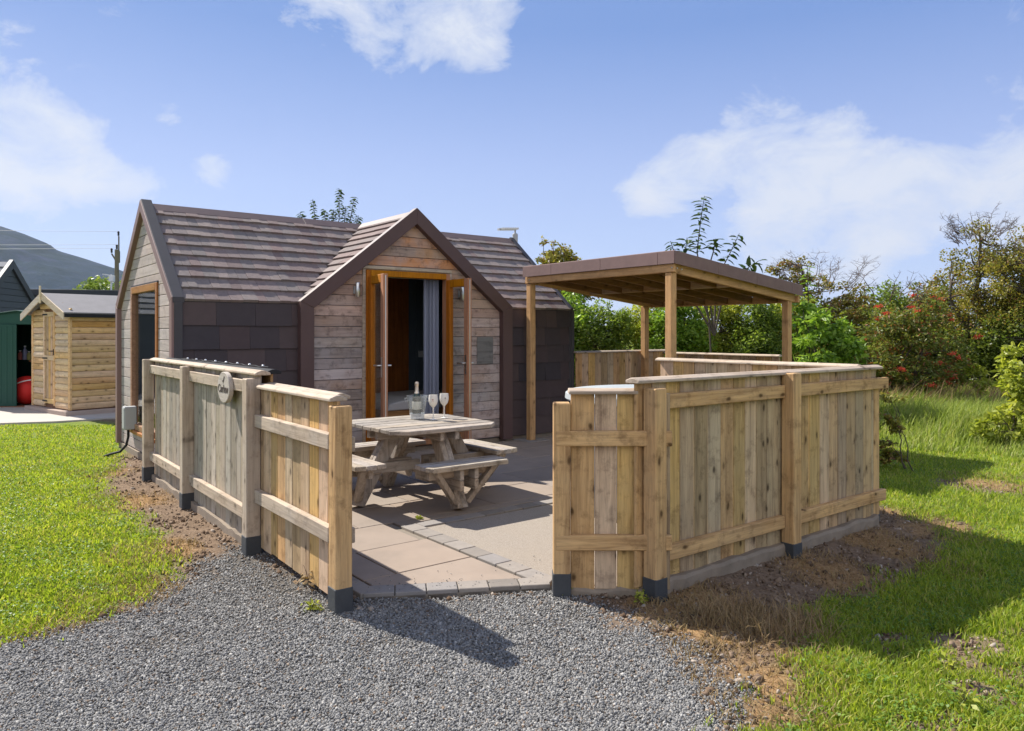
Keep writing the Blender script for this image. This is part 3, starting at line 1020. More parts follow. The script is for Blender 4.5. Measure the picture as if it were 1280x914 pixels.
def tiles(mb, O, e, s, n, rows_n, rh, ext, tw=(.09, .17), th=(.031, .040), first=0):
    """Shingle courses on a slope: O origin, e along the eave, s up the slope, n outwards; ext(t) -> (u0, u1)."""
    for r in range(first, rows_n):
        t0 = r * rh
        u0, u1 = ext(t0 + rh * .3)
        u = u0
        while u < u1 - .01:
            w = min(random.uniform(*tw), u1 - u)
            if u1 - u - w < .04:
                w = u1 - u
            k = random.uniform(*th)
            jag = random.uniform(-.004, .003)
            ts = min(t0 + rh * 1.10, rows_n * rh)
            pts = []
            for uu, tt, kk in ((u, t0 + jag, 0), (u + w - .003, t0 + jag, 0), (u + w - .0015, ts, 0), (u, ts, 0),
                               (u, t0 + jag, k), (u + w - .003, t0 + jag, k), (u + w - .0015, ts, .006), (u, ts, .006)):
                pts.append(tuple(O + e * uu + s * tt + n * kk))
            mb.hexa(pts)
            u += w


def gable_ext(z, inset=0.0):
    if z <= ZE:
        return (inset, W_ - inset)
    k = (z - ZE) / SL
    return (k + inset, W_ - k - inset)


def dorm_ext(z, inset=0.0):
    if z <= ZE:
        return (AC - AH + inset, AC + AH - inset)
    k = (z - ZE) / DSL
    return (AC - AH + k + inset, AC + AH - k - inset)


fn_g = lambda u, z, d: (d, u, z)                 # gable wall: u runs along b
fn_f = lambda u, z, d: (u, d, z)                 # front wall: u runs along a


def verge_band(mb, pts, w, fn, d0, d1):
    """A mitred band following an open polyline (outer edge), of width w to the inside."""
    n = len(pts)
    inn = []
    cx = sum(p[0] for p in pts) / n
    for i, p in enumerate(pts):
        ds = []
        for a, b in ((pts[i - 1], p) if i else (p, pts[1]), (p, pts[i + 1]) if i < n - 1 else (pts[-2], p)):
            dx, dz = b[0] - a[0], b[1] - a[1]
            l = math.hypot(dx, dz)
            nx, nz = dz / l, -dx / l
            ds.append((nx, nz))
        bx, bz = ds[0][0] + ds[1][0], ds[0][1] + ds[1][1]
        l2 = bx * bx + bz * bz
        inn.append((p[0] + bx * 2 / l2 * w, p[1] + bz * 2 / l2 * w))
    for i in range(n - 1):
        mb.prism([pts[i], pts[i + 1], inn[i + 1], inn[i]], fn, d0, d1)


def build_cabin():
    T = thing('cabin', 'brown shingled glamping cabin with open timber French doors under its front gable', 'cabin', W(0, 0), ROT)
    GW = (.80, 2.19, .33, 2.13)                  # end window hole (b0, b1, z0, z1)
    DH = (2.21, 3.45, .10, 2.335)                # door hole
    # walls behind the cladding
    mb = MB()
    rows(mb, fn_g, Z0, ZR - .04, 5, lambda z: gable_ext(z, .03), [GW], .028, .10) if False else None
    for z0, z1 in ((Z0, GW[2]), (GW[2], ZE), (ZE, GW[3]), (GW[3], ZR - .05)):
        rows(mb, fn_g, z0, z1, 5, lambda z: gable_ext(z, .05), [GW] if z0 in (GW[2], ZE) else [], .026, .10, 0)
    mb.box(.10, AC - AH + .05, .014, .09, Z0, ZE)
    mb.box(AC + AH - .05, L_ - .10, .014, .09, Z0, ZE)
    mb.box(.10, L_ - .1, W_ - .09, W_ - .01, Z0, ZE)
    for z0, z1 in ((Z0, ZE), (ZE, ZR - .05)):
        rows(mb, fn_g, z0, z1, 5, lambda z: gable_ext(z, .05), [], L_ - .10, L_ - .02, 0)
    for z0, z1 in ((Z0, DH[2]), (DH[2], ZE), (ZE, DH[3]), (DH[3], ZR - .05)):
        rows(mb, fn_f, z0, z1, 5, lambda z: dorm_ext(z, .06), [DH] if z0 in (DH[2], ZE) else [], .026, .09, 0)
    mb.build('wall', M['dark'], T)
    mb = MB()
    mb.box(-.02, L_, .03, W_ - .02, -.08, .062)
    mb.build('plinth', M['concrete'], T)
    mb = MB()
    mb.box(.10, L_ - .1, .1, W_ - .1, .064, .105)
    mb.build('floor', M['panel'], T)
    # timber cladding, end gable and dormer gable
    mb = MB()
    rows(mb, fn_g, Z0 + .005, ZR - .05, .127, lambda z: gable_ext(z, .045), [GW], 0, .024, .007)
    mb.build('end_cladding', M['clad_y'], T, .003)
    mb = MB()
    rows(mb, fn_f, Z0 + .01, ZR - .05, .129, lambda z: dorm_ext(z, .06), [DH], 0, .024, .006)
    mb.build('gable_cladding', M['clad_x'], T, .003)
    # wall shingles either side of the dormer
    for a0, a1 in ((.03, AC - AH), (AC + AH, L_ - .02)):
        mb = MB()
        tiles(mb, Vector((0, .012, Z0)), Vector((1, 0, 0)), Vector((0, 0, 1)), Vector((0, -1, 0)), 7, (ZE - Z0) / 7, lambda t: (a0, a1), (.14, .44), (.018, .032))
        mb.build('shingle_cladding', M['walltile'], T)
    # corner strip
    mb = MB()
    mb.box(-.03, .055, -.022, .010, Z0, ZE - .01)
    mb.build('corner_trim', M['flash'], T, .003)
    mb = MB()
    mb.box(L_ - .04, L_ + .02, -.022, .012, Z0, ZE - .01)
    mb.build('corner_trim', M['flash'], T, .003)
    # roof: boards under, shingles over
    sl = math.hypot(W_ / 2, ZR - ZE)
    su = Vector((0, W_ / 2, ZR - ZE)) / sl
    nu = Vector((0, -(ZR - ZE), W_ / 2)) / sl
    dl = math.hypot(AH, ZR - ZE)
    mb = MB()
    k = -.012

    def slab(pts, n):
        p0 = [Vector(p) + n * (-.05) for p in pts]
        p1 = [Vector(p) + n * (-.002) for p in pts]
        m_ = len(pts)
        mb.add([tuple(p) for p in p0 + p1], [tuple(range(m_))[::-1], tuple(range(m_, 2 * m_))] + [(i, (i + 1) % m_, m_ + (i + 1) % m_, m_ + i) for i in range(m_)])
    slab([(.02, 0, ZE), (AC - AH, 0, ZE), (AC, W_ / 2, ZR), (.02, W_ / 2, ZR)], nu)
    slab([(AC + AH, 0, ZE), (L_ - .01, 0, ZE), (L_ - .01, W_ / 2, ZR), (AC, W_ / 2, ZR)], nu)
    nb = Vector((0, (ZR - ZE), W_ / 2)) / sl
    slab([(.02, W_, ZE), (L_ - .01, W_, ZE), (L_ - .01, W_ / 2, ZR), (.02, W_ / 2, ZR)], nb)
    nl = Vector((-(ZR - ZE), 0, AH)) / dl
    nr = Vector(((ZR - ZE), 0, AH)) / dl
    slab([(AC - AH, 0, ZE), (AC, 0, ZR), (AC, W_ / 2, ZR)], nl)
    slab([(AC + AH, 0, ZE), (AC, 0, ZR), (AC, W_ / 2, ZR)], nr)
    mb.build('roof_deck', M['under'], T)
    mb = MB()
    nrow = 9
    rh = sl / nrow
    va = lambda t: AC - AH + (t / sl) * AH       # valley line
    tiles(mb, Vector((0, 0, ZE)), Vector((1, 0, 0)), su, nu, nrow, rh, lambda t: (.07, va(t) + .06))
    tiles(mb, Vector((0, 0, ZE)), Vector((1, 0, 0)), su, nu, nrow, rh, lambda t: (AC + AH - (t / sl) * AH - .06, L_ - .05))
    tiles(mb, Vector((0, W_, ZE)), Vector((1, 0, 0)), Vector((0, -su.y, su.z)), nb, nrow, rh, lambda t: (.07, L_ - .05), (.3, .5))
    mb.build('shingle_roof', M['tile'], T)
    mb = MB()
    nd = 12
    rd = dl / nd
    sL = Vector((AH, 0, ZR - ZE)) / dl
    sR = Vector((-AH, 0, ZR - ZE)) / dl
    tiles(mb, Vector((AC - AH, 0, ZE)), Vector((0, 1, 0)), sL, nl, nd, rd, lambda t: (-.02, (t / dl) * W_ / 2 + .03), (.3, .6), (.030, .034))
    tiles(mb, Vector((AC + AH, 0, ZE)), Vector((0, 1, 0)), sR, nr, nd, rd, lambda t: (-.02, (t / dl) * W_ / 2 + .03), (.3, .6), (.030, .034))
    mb.build('gable_roof', M['tile'], T)
    # ridges
    mb = MB()
    for a0, a1 in ((.06, 2.0), (2.0 + .004, AC + 1.1), (AC + 1.104, L_ - .04)):
        for q in (-1, 1):
            mb.prism([(0, .035), (q * .115, .035 - .115 * SL), (q * .115, .018 - .115 * SL), (0, .016)], lambda u, v, d: (d, W_ / 2 + u, ZR + v), a0, a1)
    for q in (-1, 1):
        mb.prism([(0, .037), (q * .11, .037 - .11 * DSL), (q * .11, .020 - .11 * DSL), (0, .018)], lambda u, v, d: (AC + u, d, ZR + v), -.02, W_ / 2 - .02)
    mb.build('ridge_capping', M['ridge'], T, .003)
    # barge trims
    o = .035
    gp = [(-.01, Z0 - .02), (-.01, ZE + o), (W_ / 2, ZR + o + .03), (W_ + .01, ZE + o), (W_ + .01, Z0 - .02)]
    mb = MB()
    verge_band(mb, gp, .105, fn_g, -.055, .028)
    mb.build('end_barge_trim', M['verge'], T, .004)
    mb = MB()
    gp2 = [(-.016, ZE - .02), (-.016, ZE + o + .004), (W_ / 2, ZR + o + .042), (W_ + .016, ZE + o + .004), (W_ + .016, ZE - .02)]
    verge_band(mb, gp2, .03, fn_g, -.045, .075)
    mb.build('barge_flashing', M['flash'], T, .003)
    mb = MB()
    gp3 = [(-.01, Z0), (-.01, ZE + o), (W_ / 2, ZR + o + .02), (W_ + .01, ZE + o), (W_ + .01, Z0)]
    verge_band(mb, gp3, .05, fn_g, L_ - .07, L_ + .01)
    mb.build('far_barge_trim', M['flash'], T, .003)
    dp = [(AC - AH - .01, .045), (AC - AH - .01, ZE + .03), (AC, ZR + .065), (AC + AH + .01, ZE + .03), (AC + AH + .01, .045)]
    mb = MB()
    verge_band(mb, dp, .165, fn_f, -.095, .012)
    mb.build('gable_barge_trim', M['dverge'], T, .004)
    # end window
    b0, b1, z0, z1 = GW
    fr = MB()
    fr.box(-.02, .06, b0, b0 + .075, z0, z1)
    fr.box(-.02, .06, b1 - .075, b1, z0, z1)
    fr.box(-.022, .06, b0 + .075, b1 - .075, z1 - .085, z1)
    fr.box(-.03, .06, b0 + .075, b1 - .075, z0, z0 + .07)
    wf = fr.build('window', M['orange_y'], T, .004)
    p = MB()
    p.box(.02, .028, b0 + .07, b1 - .07, z0 + .065, z1 - .08)
    p.build('pane', M['glass'], wf)
    p = MB()
    p.box(-.06, .0, b0 - .02, b1 + .02, z0 - .045, z0 - .003)
    p.build('sill', M['orange_y'], wf, .006)
    p = MB()
    p.box(-.015, .0, b0 - .012, b1 + .012, z1 + .003, z1 + .02)
    p.build('flashing_strip', M['flash'], wf)
    # French doors
    a0, a1, z0, z1 = DH
    fr = MB()
    fr.box(a0, a0 + .06, -.03, .075, z0, z1)
    fr.box(a1 - .06, a1, -.03, .075, z0, z1)
    fr.box(a0 + .06, a1 - .06, -.032, .075, z1 - .075, z1)
    fr.box(a0 + .06, a1 - .06, -.035, .09, z0 - .02, z0 + .045)
    fr.build('door_frame', M['orange'], T, .004)
    fr = MB()
    fr.box(a0 - .045, a0 - .003, -.018, -.001, z0 - .02, z1 + .012)
    fr.box(a1 + .003, a1 + .03, -.018, -.001, z0 - .02, z1 + .012)
    fr.box(a0 - .045, a1 + .03, -.024, -.001, z1 + .014, z1 + .05)
    fr.build('door_trim', M['old_x'], T, .003)

    def leaf(hx, ang, mir):
        wd, th = .535, .058
        lz0, lz1 = z0 + .055, z1 - .085
        R = Matrix.Rotation(ang, 4, 'Z')
        e = bpy.data.objects.new('tmp', None)

        def fnl(mb):
            mb.v = [tuple(Vector((hx, -.045, 0)) + (R @ Vector(v))) for v in mb.v]
        q = MB()
        q.box(.0, .095, -th / 2, th / 2, lz0, lz1)
        q.box(wd - .095, wd, -th / 2, th / 2, lz0, lz1)
        q.box(.095, wd - .095, -th / 2, th / 2, lz1 - .10, lz1)
        q.box(.095, wd - .095, -th / 2, th / 2, lz0, lz0 + .19)
        fnl(q)
        d = q.build('door', M['orange'], T, .004)
        q = MB()
        q.box(.09, wd - .09, -.006, .006, lz0 + .185, lz1 - .095)
        fnl(q)
        q.build('pane', M['glass'], d)
        for sgn in (-1, 1):
            q = MB()
            q.box(wd - .062, wd - .034, sgn * th / 2, sgn * (th / 2 + .008), 1.02, 1.26)
            q.tube([(wd - .048, sgn * th / 2, 1.16), (wd - .048, sgn * (th / 2 + .055), 1.16), (wd - .075, sgn * (th / 2 + .06), 1.16), (wd - .16, sgn * (th / 2 + .058), 1.158)], .010, 8)
            fnl(q)
            q.build('handle', M['brass'], d, .0)
        q = MB()
        q.box(wd + .0005, wd + .004, -.005, .005, lz0 + .02, lz1 - .02)
        fnl(q)
        q.build('edge_strip', M['steel'], d)
    leaf(a0 + .05, RAD(-98.5), 1)
    leaf(a1 - .05, RAD(-91.5), -1)
    # lamps, plaque
    for a in (2.07, 3.62):
        q = MB()
        q.box(a - .028, a + .028, -.04, -.001, 2.03, 2.12)
        b = q.build('wall_lamp', M['greybox'], T, .004)
        q = MB()
        q.lathe([(.026, -.09), (.030, -.085), (.030, .085), (.026, .09)], 20, (a, -.073, 2.075))
        q.build('lamp_shade', M['steel'], b, smooth=True)
    q = MB()
    q.box(3.905, 4.18, -.014, -.002, 1.115, 1.49)
    o = q.build('faded_panel', wood('faded panel', (.21, .20, .185), (.125, .118, .11), 'x', None, 0, knots=.4, var=.05), T, .003)
    o['label'] = 'square grey faded patch beside the doors'
    # inside
    q = MB()
    q.box(3.74, 5.0, 1.60, 1.66, .106, 2.9)
    for i in range(9):
        q.box(3.74 + i * .14, 3.74 + i * .14 + .134, 1.588, 1.60, .106, 2.55)
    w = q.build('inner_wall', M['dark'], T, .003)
    q = MB()
    q.box(3.92, 4.06, 1.570, 1.588, 1.17, 1.27)
    q.build('switch_plate', M['greybox'], w, .003)
    q = MB()
    q.box(2.55, 3.73, 1.55, 1.61, .106, 2.7)
    q.build('inner_panel', M['panel'], T, .003)
    # end shade behind the window: blinds
    q = MB()
    for k in range(20):
        x = .24 + .025 * math.sin(k * 1.4)
        q.box(x, x + .012, GW[0] + .04 + k * .022, GW[0] + .066 + k * .022, .2, 2.2)
    q.build('window_curtain', M['curtain'], T)
    # tv aerial
    q = MB()
    ax_, ay_ = 5.745, 1.475
    q.tube([(ax_, ay_, ZR - .6), (ax_, ay_, ZR + .20)], .014, 8)
    q.box(L_ - .02, ax_ + .02, ay_ - .03, ay_ + .03, ZR - .5, ZR - .44)
    ar = q.build('tv_aerial', M['greybox'], T)
    q = MB()
    q.lathe([(.02, -.085), (.045, -.07), (.048, .06), (.02, .085)], 14, (ax_, ay_, ZR - .01 + .06))
    q.build('amplifier', M['greybox'], ar, smooth=True)
    q = MB()
    d = Vector((-.86, .2, -.05))
    c = Vector((ax_, ay_, ZR + .20))
    q.beam(c - d * -.0 + d * .30 * 0 + Vector((.06, 0, .01)), c + d * .34, .02, .02)
    for k in range(7):
        p = c + d * (.0 + .05 * k)
        q.beam(p + Vector((0, -.09, 0)), p + Vector((0, .09, 0)), .010, .035)
    q.build('antenna_boom', M['greybox'], ar)
    # meter box
    q = MB()
    q.box(-.145, -.002, 1.89, 2.02, .33, .62)
    mbx = q.build('meter_box', M['greybox'], T, .008)
    q = MB()
    q.box(-.151, -.145, 1.90, 2.01, .345, .605)
    q.build('meter_lid', M['greybox'], mbx, .004)
    q = MB()
    q.tube([(-.09, 1.95, .33), (-.09, 1.95, .24), (-.11, 1.97, .13), (-.17, 2.02, .05), (-.26, 2.10, .02), (-.34, 2.16, -.015)], .016, 8)
    q.build('cable', M['black'], mbx, smooth=True)


build_cabin()

# curtain and bed inside: they hang or stand, so they are things of their own
cur = MB()
pts = []
NK = 40
for i in range(NK + 1):
    u = i / NK
    pts.append((3.155 + .235 * u, .16 + .022 * math.sin(u * 26) + .01 * math.sin(u * 61)))
for i in range(NK):
    (x0, y0), (x1, y1) = pts[i], pts[i + 1]
    cur.hexa([(x0, y0, .12), (x1, y1, .12), (x1, y1 + .006, .12), (x0, y0 + .006, .12), (x0, y0, 2.26), (x1, y1, 2.26), (x1, y1 + .006, 2.26), (x0, y0 + .006, 2.26)])
c_ = thing('curtain', 'grey curtain hanging just inside the open French doors', 'curtain', W(0, 0), ROT)
cur.build('drape', M['curtain'], c_)
q = MB()
q.tube([(2.3, .165, 2.272), (3.4, .165, 2.272)], .012, 8)
q.build('rail', M['steel'], c_)

bd = thing('bench_seat', 'low timber bench with a grey cushion seen through the open doorway', 'bench', W(0, 0, .106), ROT)
q = MB()
for a, b in ((2.76, .42), (2.76, 1.42), (4.3, .42), (4.3, 1.42)):
    q.box(a, a + .06, b, b + .06, 0, .36)
q.box(2.75, 4.37, .41, 1.49, .30, .40)
q.build('frame', M['orange_x'], bd, .004)
q = MB()
prof = [(2.72, 0), (4.42, 0), (4.42, .10), (4.2, .15), (3.7, .165), (3.1, .15), (2.76, .09)]
q.prism(prof, lambda u, v, d: (u, d, .402 + v), .38, 1.52)
q.build('cushion', M['blanket'], bd, .02, seg=3)


# ------------------------------------------------------------------ fences
def fence(name, label, p0, p1, out, sections, posts, wd, post_rot=0, plinth=None, world=False, bw=.135, group=None, cap_w=.108, cap_wd='old', rail_over=(0, 0)):
    """Boarded fence from p0 to p1 (cabin axes). out: +1 outside on the left of the run, -1 on its right.
    sections: dict(x0, x1, top, rails=[(z, over0, over1)], cap). posts: (x, top, side)."""
    a = Vector((p0[0], p0[1], 0)) if world else W(*p0)
    b = Vector((p1[0], p1[1], 0)) if world else W(*p1)
    ang = math.atan2(b.y - a.y, b.x - a.x)
    T = thing(name, label, 'fence', a, ang, group)
    for s in sections:
        y0 = s.get('y', 0.0)
        o_ = s.get('out', out)
        ys = sorted((y0, y0 - o_ * .02))
        mb = MB()
        x = s['x0']
        while x < s['x1'] - .02:
            w = min(bw * random.uniform(.93, 1.07), s['x1'] - x)
            if s['x1'] - x - w < .05:
                w = s['x1'] - x
            z1 = s['top'] - .012 + random.uniform(-.002, .002)
            dy = random.uniform(-.003, .003)
            mb.box(x, x + w - random.uniform(.002, .005), ys[0] + dy, ys[1] + dy, s.get('bot', .045) + random.uniform(-.012, .012), z1)
            x += w
        mb.build('board_panel', M[wd + '_z'], T, .0035)
        for z, xa, xb in s.get('rails', ()):
            mb = MB()
            yr = sorted((y0 + o_ * .004, y0 + o_ * .048))
            mb.box(xa, xb, yr[0], yr[1], z - .045, z + .045)
            mb.build('rail', M[wd + '_x'], T, .005)
        if s.get('cap', True):
            mb = MB()
            cy = y0 - o_ * .008 + s.get('cap_dy', 0)
            xa, xb = s.get('cx', (s['x0'] - .02, s['x1'] + .02))
            z = s['top']
            mb.prism([(-cap_w / 2, -.014), (cap_w / 2, -.014), (cap_w / 2, .004), (.012, .020), (-.012, .020), (-cap_w / 2, .004)], lambda u, v, d: (d, cy + u, z + v), xa, xb)
            mb.build('cap', s.get('cap_mat') or M[s.get('cap_wd', cap_wd) + '_x'], T, .004)
    for x, top, y, base in posts:
        mb = MB()
        mb.box(x - .05, x + .05, y - .05, y + .05, base + .10, top)
        pst = mb.build('post', M[wd + '_z'], T, .006)
        mb = MB()
        mb.box(x - .054, x + .054, y - .054, y + .054, base - .12, base + .13)
        mb.build('base_sleeve', M['bitumen'], pst, .006)
    if plinth:
        for xa, xb, ya, yb, za, zb in plinth:
            mb = MB()
            n = max(4, int((xb - xa) / .09))
            base = len(mb.v)
            for i in range(n + 1):
                x0 = xa + (xb - xa) * i / n
                j, k_ = random.uniform(-.010, .010), random.uniform(-.012, .010)
                mb.v += [(x0, ya + j, za), (x0, yb, za), (x0, yb, zb + k_), (x0, ya + .012 + j * .6, zb + k_), (x0, ya + j, zb - .02 + k_)]
            for i in range(n):
                for k_ in range(5):
                    mb.f.append((base + i * 5 + k_, base + i * 5 + (k_ + 1) % 5, base + i * 5 + 5 + (k_ + 1) % 5, base + i * 5 + 5 + k_))
            mb.f.append(tuple(base + q for q in range(5)))
            mb.f.append(tuple(base + n * 5 + q for q in range(5))[::-1])
            mb.build('plinth', M['concrete'], T)
    return T


LB = 4.77                                        # length of the entrance fence
fA = fence('timber_fence', 'silvery weathered double fence with four posts carrying the oval name plaque', (-.28, -4.58), (-.19, .19), 1,
           [dict(x0=.03, x1=1.33, top=1.175, rails=[(.935, .05, 1.32), (.41, .05, 1.32)], cx=(.03, 1.30)),
            dict(x0=1.36, x1=4.70, top=1.265, rails=[(1.165, 1.43, 3.10), (.245, 1.43, 3.10), (1.165, 3.2, 4.72), (.245, 3.2, 4.72)], cx=(1.30, 4.74)),
            dict(x0=.22, x1=1.33, y=-.095, out=-1, top=1.175, rails=[(.90, .10, 1.33), (.37, .10, 1.33)], cx=(.16, 1.40)),
            dict(x0=1.40, x1=4.55, y=-.115, out=-1, top=1.268, rails=[(1.0, 1.4, 4.55), (.4, 1.4, 4.55)], cx=(1.36, 4.55), cap_mat=M['under'])],
           [(0.0, 1.14, -.005, 0), (1.375, 1.228, .05, 0), (3.15, 1.25, .05, 0), (4.77, 1.267, .05, 0)], 'old', plinth=[(1.45, 4.7, -.06, .03, -.1, .05)])
# the first bay is newer, warmer timber
k = 0
for ch in fA.children:
    if ch.name.split('.')[0] == 'board_panel' and k == 0:
        ch.data.materials[0] = M['warm_z']
        ch['label'] = 'newer orange boards of the lower bay'
        k = 1
pp = [c for c in fA.children if c.name.split('.')[0] == 'board_panel']
pp[2].data.materials[0] = M['warm_z']
pp[3].data.materials[0] = M['warm_z']
for c in fA.children:
    if c.name.split('.')[0] == 'post' and abs(c.data.vertices[0].co.x) < .1:
        c.data.materials[0] = M['fence_z']

fB = fence('timber_fence', 'low frontal fence wing with a short end post at the patio entrance', (.245, 4.475), (.86, 4.475), -1,
           [dict(x0=.105, x1=.70, top=1.20, rails=[(.925, .012, .70), (.31, .012, .70)], cx=(.09, .50), bot=.02)],
           [(.05, 1.135, 0.005, 0)], 'fence', world=True, plinth=[(.1, .6, -.01, .05, -.1, .03)])
fC = fence('timber_fence', 'long tan boarded fence with two thick posts facing the gravel', (1.17, -5.46), (4.09, -5.46), -1,
           [dict(x0=.02, x1=2.90, top=1.265, rails=[(1.135, .17, 1.50), (1.135, 1.61, 3.02), (.215, .17, 1.50), (.215, 1.61, 2.98)], cx=(-.01, 2.93), bot=.045)],
           [(.115, 1.222, -.06, -.02), (1.555, 1.265, -.06, -.06), (2.90, 1.17, .045, -.08)], 'fence', plinth=[(.12, 2.86, -.05, .06, -.2, .062)])
fD = fence('timber_fence', 'orange boarded side fence behind the hot tub, its sunlit face inwards', (4.07, -5.36), (4.08, -3.12), 1,
           [dict(x0=0.0, x1=2.22, top=1.265, rails=[], cx=(.04, 2.25))], [(2.15, 1.23, -.08, 0)], 'warm')
fE = fence('timber_fence', 'brown boarded fence running from the cabin corner to the far pergola post', (5.72, -.06), (7.74, -.06), -1,
           [dict(x0=0, x1=2.02, top=1.25, rails=[(.30, .02, 2.0)], cx=(-.02, 2.04))], [(1.05, 1.2, .06, 0)], 'warm')
fF = fence('timber_fence', 'far pale capped fence closing the pergola side of the patio', (7.74, -.10), (7.72, -2.25), -1,
           [dict(x0=0, x1=2.15, top=1.21, rails=[(.9, .02, 2.12)], cx=(-.03, 2.17))], [(2.05, 1.17, .06, 0)], 'fence')

# string lights on the dark inner cap
mb = MB()
a0, a1 = W(-.02 - .0, -.25 + .2), W(-.06, -3.2)
ang = math.atan2(.0, 1)
st = thing('string_lights', 'string of small clear bulbs along the dark fence capping', 'fairy lights', W(-.125, -3.05, 1.296), RAD(128) - RAD(0) + math.atan2(0, 1))
pts = [(i * .1, .004 * math.sin(i * 1.7), .004 * math.sin(i * 2.3)) for i in range(25)]
mb.tube(pts, .004, 6)
mb.build('cable', M['black'], st)
for i in range(8):
    mb = MB()
    mb.ball((.12 + i * .29, 0, .008), .011, 8, 6, (1, 1, .8))
    mb.build('bulb', M['bulb'], st, smooth=True)

# oval name plaque
sg = thing('name_plaque', 'oval pale wood plaque with dark lettering hung on the weathered fence', 'sign', fA.matrix_basis @ Vector((1.93, .049, 1.135)), fA.rotation_euler.z)
mb = MB()
n = 40
oval = [(.152 * math.cos(2 * math.pi * i / n), .118 * math.sin(2 * math.pi * i / n)) for i in range(n)]
mb.prism(oval, lambda u, v, d: (u, d, v), 0, .035)
mb.build('disc', wood('plaque wood', (.52, .46, .38), (.40, .34, .27), 'x', None, 0, knots=0, var=.02, stain=.1), sg, .004)
cu = bpy.data.curves.new('lettering', 'FONT')
cu.body = 'Curlew'
cu.size = .085
cu.align_x, cu.align_y = 'CENTER', 'CENTER'
cu.extrude = .001
cu.offset = .0012
cu.materials.append(M['ink'])
tx = bpy.data.objects.new('lettering', cu)
COL.objects.link(tx)
tx.parent = sg
tx.location = (0, .0365, -.012)
tx.rotation_euler = (RAD(90), 0, RAD(180))
bpy.context.view_layer.update()
tm = bpy.data.meshes.new_from_object(tx.evaluated_get(bpy.context.evaluated_depsgraph_get()))
t2 = bpy.data.objects.new('lettering', tm)
COL.objects.link(t2)
t2.parent = sg
t2.location, t2.rotation_euler = tx.location.copy(), tx.rotation_euler.copy()
bpy.data.objects.remove(tx)
t2.name = 'lettering'
mb = MB()
bird = [(-.030, .052), (-.012, .050), (.004, .062), (.018, .082), (.028, .088), (.036, .082), (.052, .068), (.036, .078), (.030, .070), (.018, .048), (.004, .040), (.002, .028), (-.002, .028), (-.004, .040), (-.020, .044)]
mb.prism([(-u, v) for u, v in bird], lambda u, v, d: (u, d, v), .0345, .0368)
mb.build('emblem', M['ink'], sg)


# ------------------------------------------------------------------ pergola
def build_pergola():
    T = thing('pergola', 'timber pergola with a brown shingled mono pitch roof beside the cabin', 'pergola', W(0, 0), ROT)
    A0, A1, B0, B1 = 4.73, 7.13, -2.74, -.18
    zb = lambda a: 2.245 - .112 * (a - 4.70)
    for a in (A0, A1):
        for b in (B0, B1):
            mb = MB()
            mb.box(a - .048, a + .048, b - .048, b + .048, .0, zb(a) + .005)
            mb.build('post', M['pergola_z'], T, .006)
    x0, x1, y0, y1 = A0 - .06, A1 + .16, B0 - .10, B1 + .06
    sk = lambda mb: setattr(mb, 'v', [(x, y, z + zb(x)) for x, y, z in mb.v])
    for w in (0, 1):
        mb = MB()
        ya = y0 + .045 if w == 0 else y1 - .09
        mb.box(x0 + .045, x1 - .045, ya, ya + .045, .006, .15)
        sk(mb)
        mb.build('beam', M['pergola_x'], T, .004)
    for w in (0, 1):
        mb = MB()
        xa = x0 if w == 0 else x1 - .045
        mb.box(xa, xa + .044, y0 + .002, y1, .004, .098)
        sk(mb)
        mb.build('beam', M['pergola_y'], T, .004)
    n = 6
    for i in range(n):
        y = y0 + .12 + (y1 - y0 - .24) * (i + .5) / n
        mb = MB()
        mb.box(x0 + .05, x1 - .05, y - .022, y + .022, .012, .150)
        sk(mb)
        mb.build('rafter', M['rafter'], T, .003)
    mb = MB()
    for i in range(n + 1):
        ya = y0 + .12 + (y1 - y0 - .24) * (i - .5) / n + .024 if i else y0 + .092
        yb = y0 + .12 + (y1 - y0 - .24) * (i + .5) / n - .024 if i < n else y1 - .092
        mb.box(5.86, 5.90, ya, yb, .014, .10)
    sk(mb)
    mb.build('noggin', M['pergola_y'], T)
    mb = MB()
    y = y0 + .01
    while y < y1 - .02:
        mb.box(x0 + .01, x1 - .01, y, min(y + .138, y1 - .01), .152, .168)
        y += .142
    sk(mb)
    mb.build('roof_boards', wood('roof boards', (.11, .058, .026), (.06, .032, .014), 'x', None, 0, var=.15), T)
    mb = MB()
    mb.box(x0 - .02, x1 + .02, y0 - .02, y1 + .02, .170, .250)
    sk(mb)
    mb.build('roof', M['felt'], T, .012, seg=2)
    mb = MB()
    for ya in np.arange(y0 - .024 + .25, y1, .95):
        mb.box(x0 - .028, x0 - .018, ya, min(ya + .947, y1 + .022), .094, .240)
    mb.box(x0 - .028, x0 - .018, y0 - .022, y0 + .222, .094, .240)
    for xa in np.arange(x0 - .02, x1 - .1, .80):
        mb.box(xa, min(xa + .797, x1 + .02), y0 - .030, y0 - .020, .094, .240)
    sk(mb)
    mb.build('fascia', M['felt'], T, .002)
    for xa, ya in ((x0 + .13, y0 - .004), (x0 + .05, y0 - .004), (x0 - .004, y0 + .03), (x0 - .004, y1 - .1)):
        mb = MB()
        mb.ball((xa, ya, .05), .010, 8, 4)
        sk(mb)
        mb.build('bolt', M['steel'], T)


build_pergola()

# ------------------------------------------------------------------ hot tub
ht = thing('hot_tub', 'round hot tub with a pale blue grey cover behind the entrance fence', 'hot tub', (1.275, 6.66, .075), 0)
mb = MB()
mb.lathe([(.72, -.055), (.74, -.03), (.74, .86), (.72, .88)], 48)
mb.build('shell', M['tubside'], ht, smooth=True)
mb = MB()
mb.lathe([(.70, .882), (.79, .884), (.805, .90), (.80, .945), (.77, .965), (.4, .985), (.001, .99)], 56)
mb.build('cover', M['tub'], ht, smooth=True)


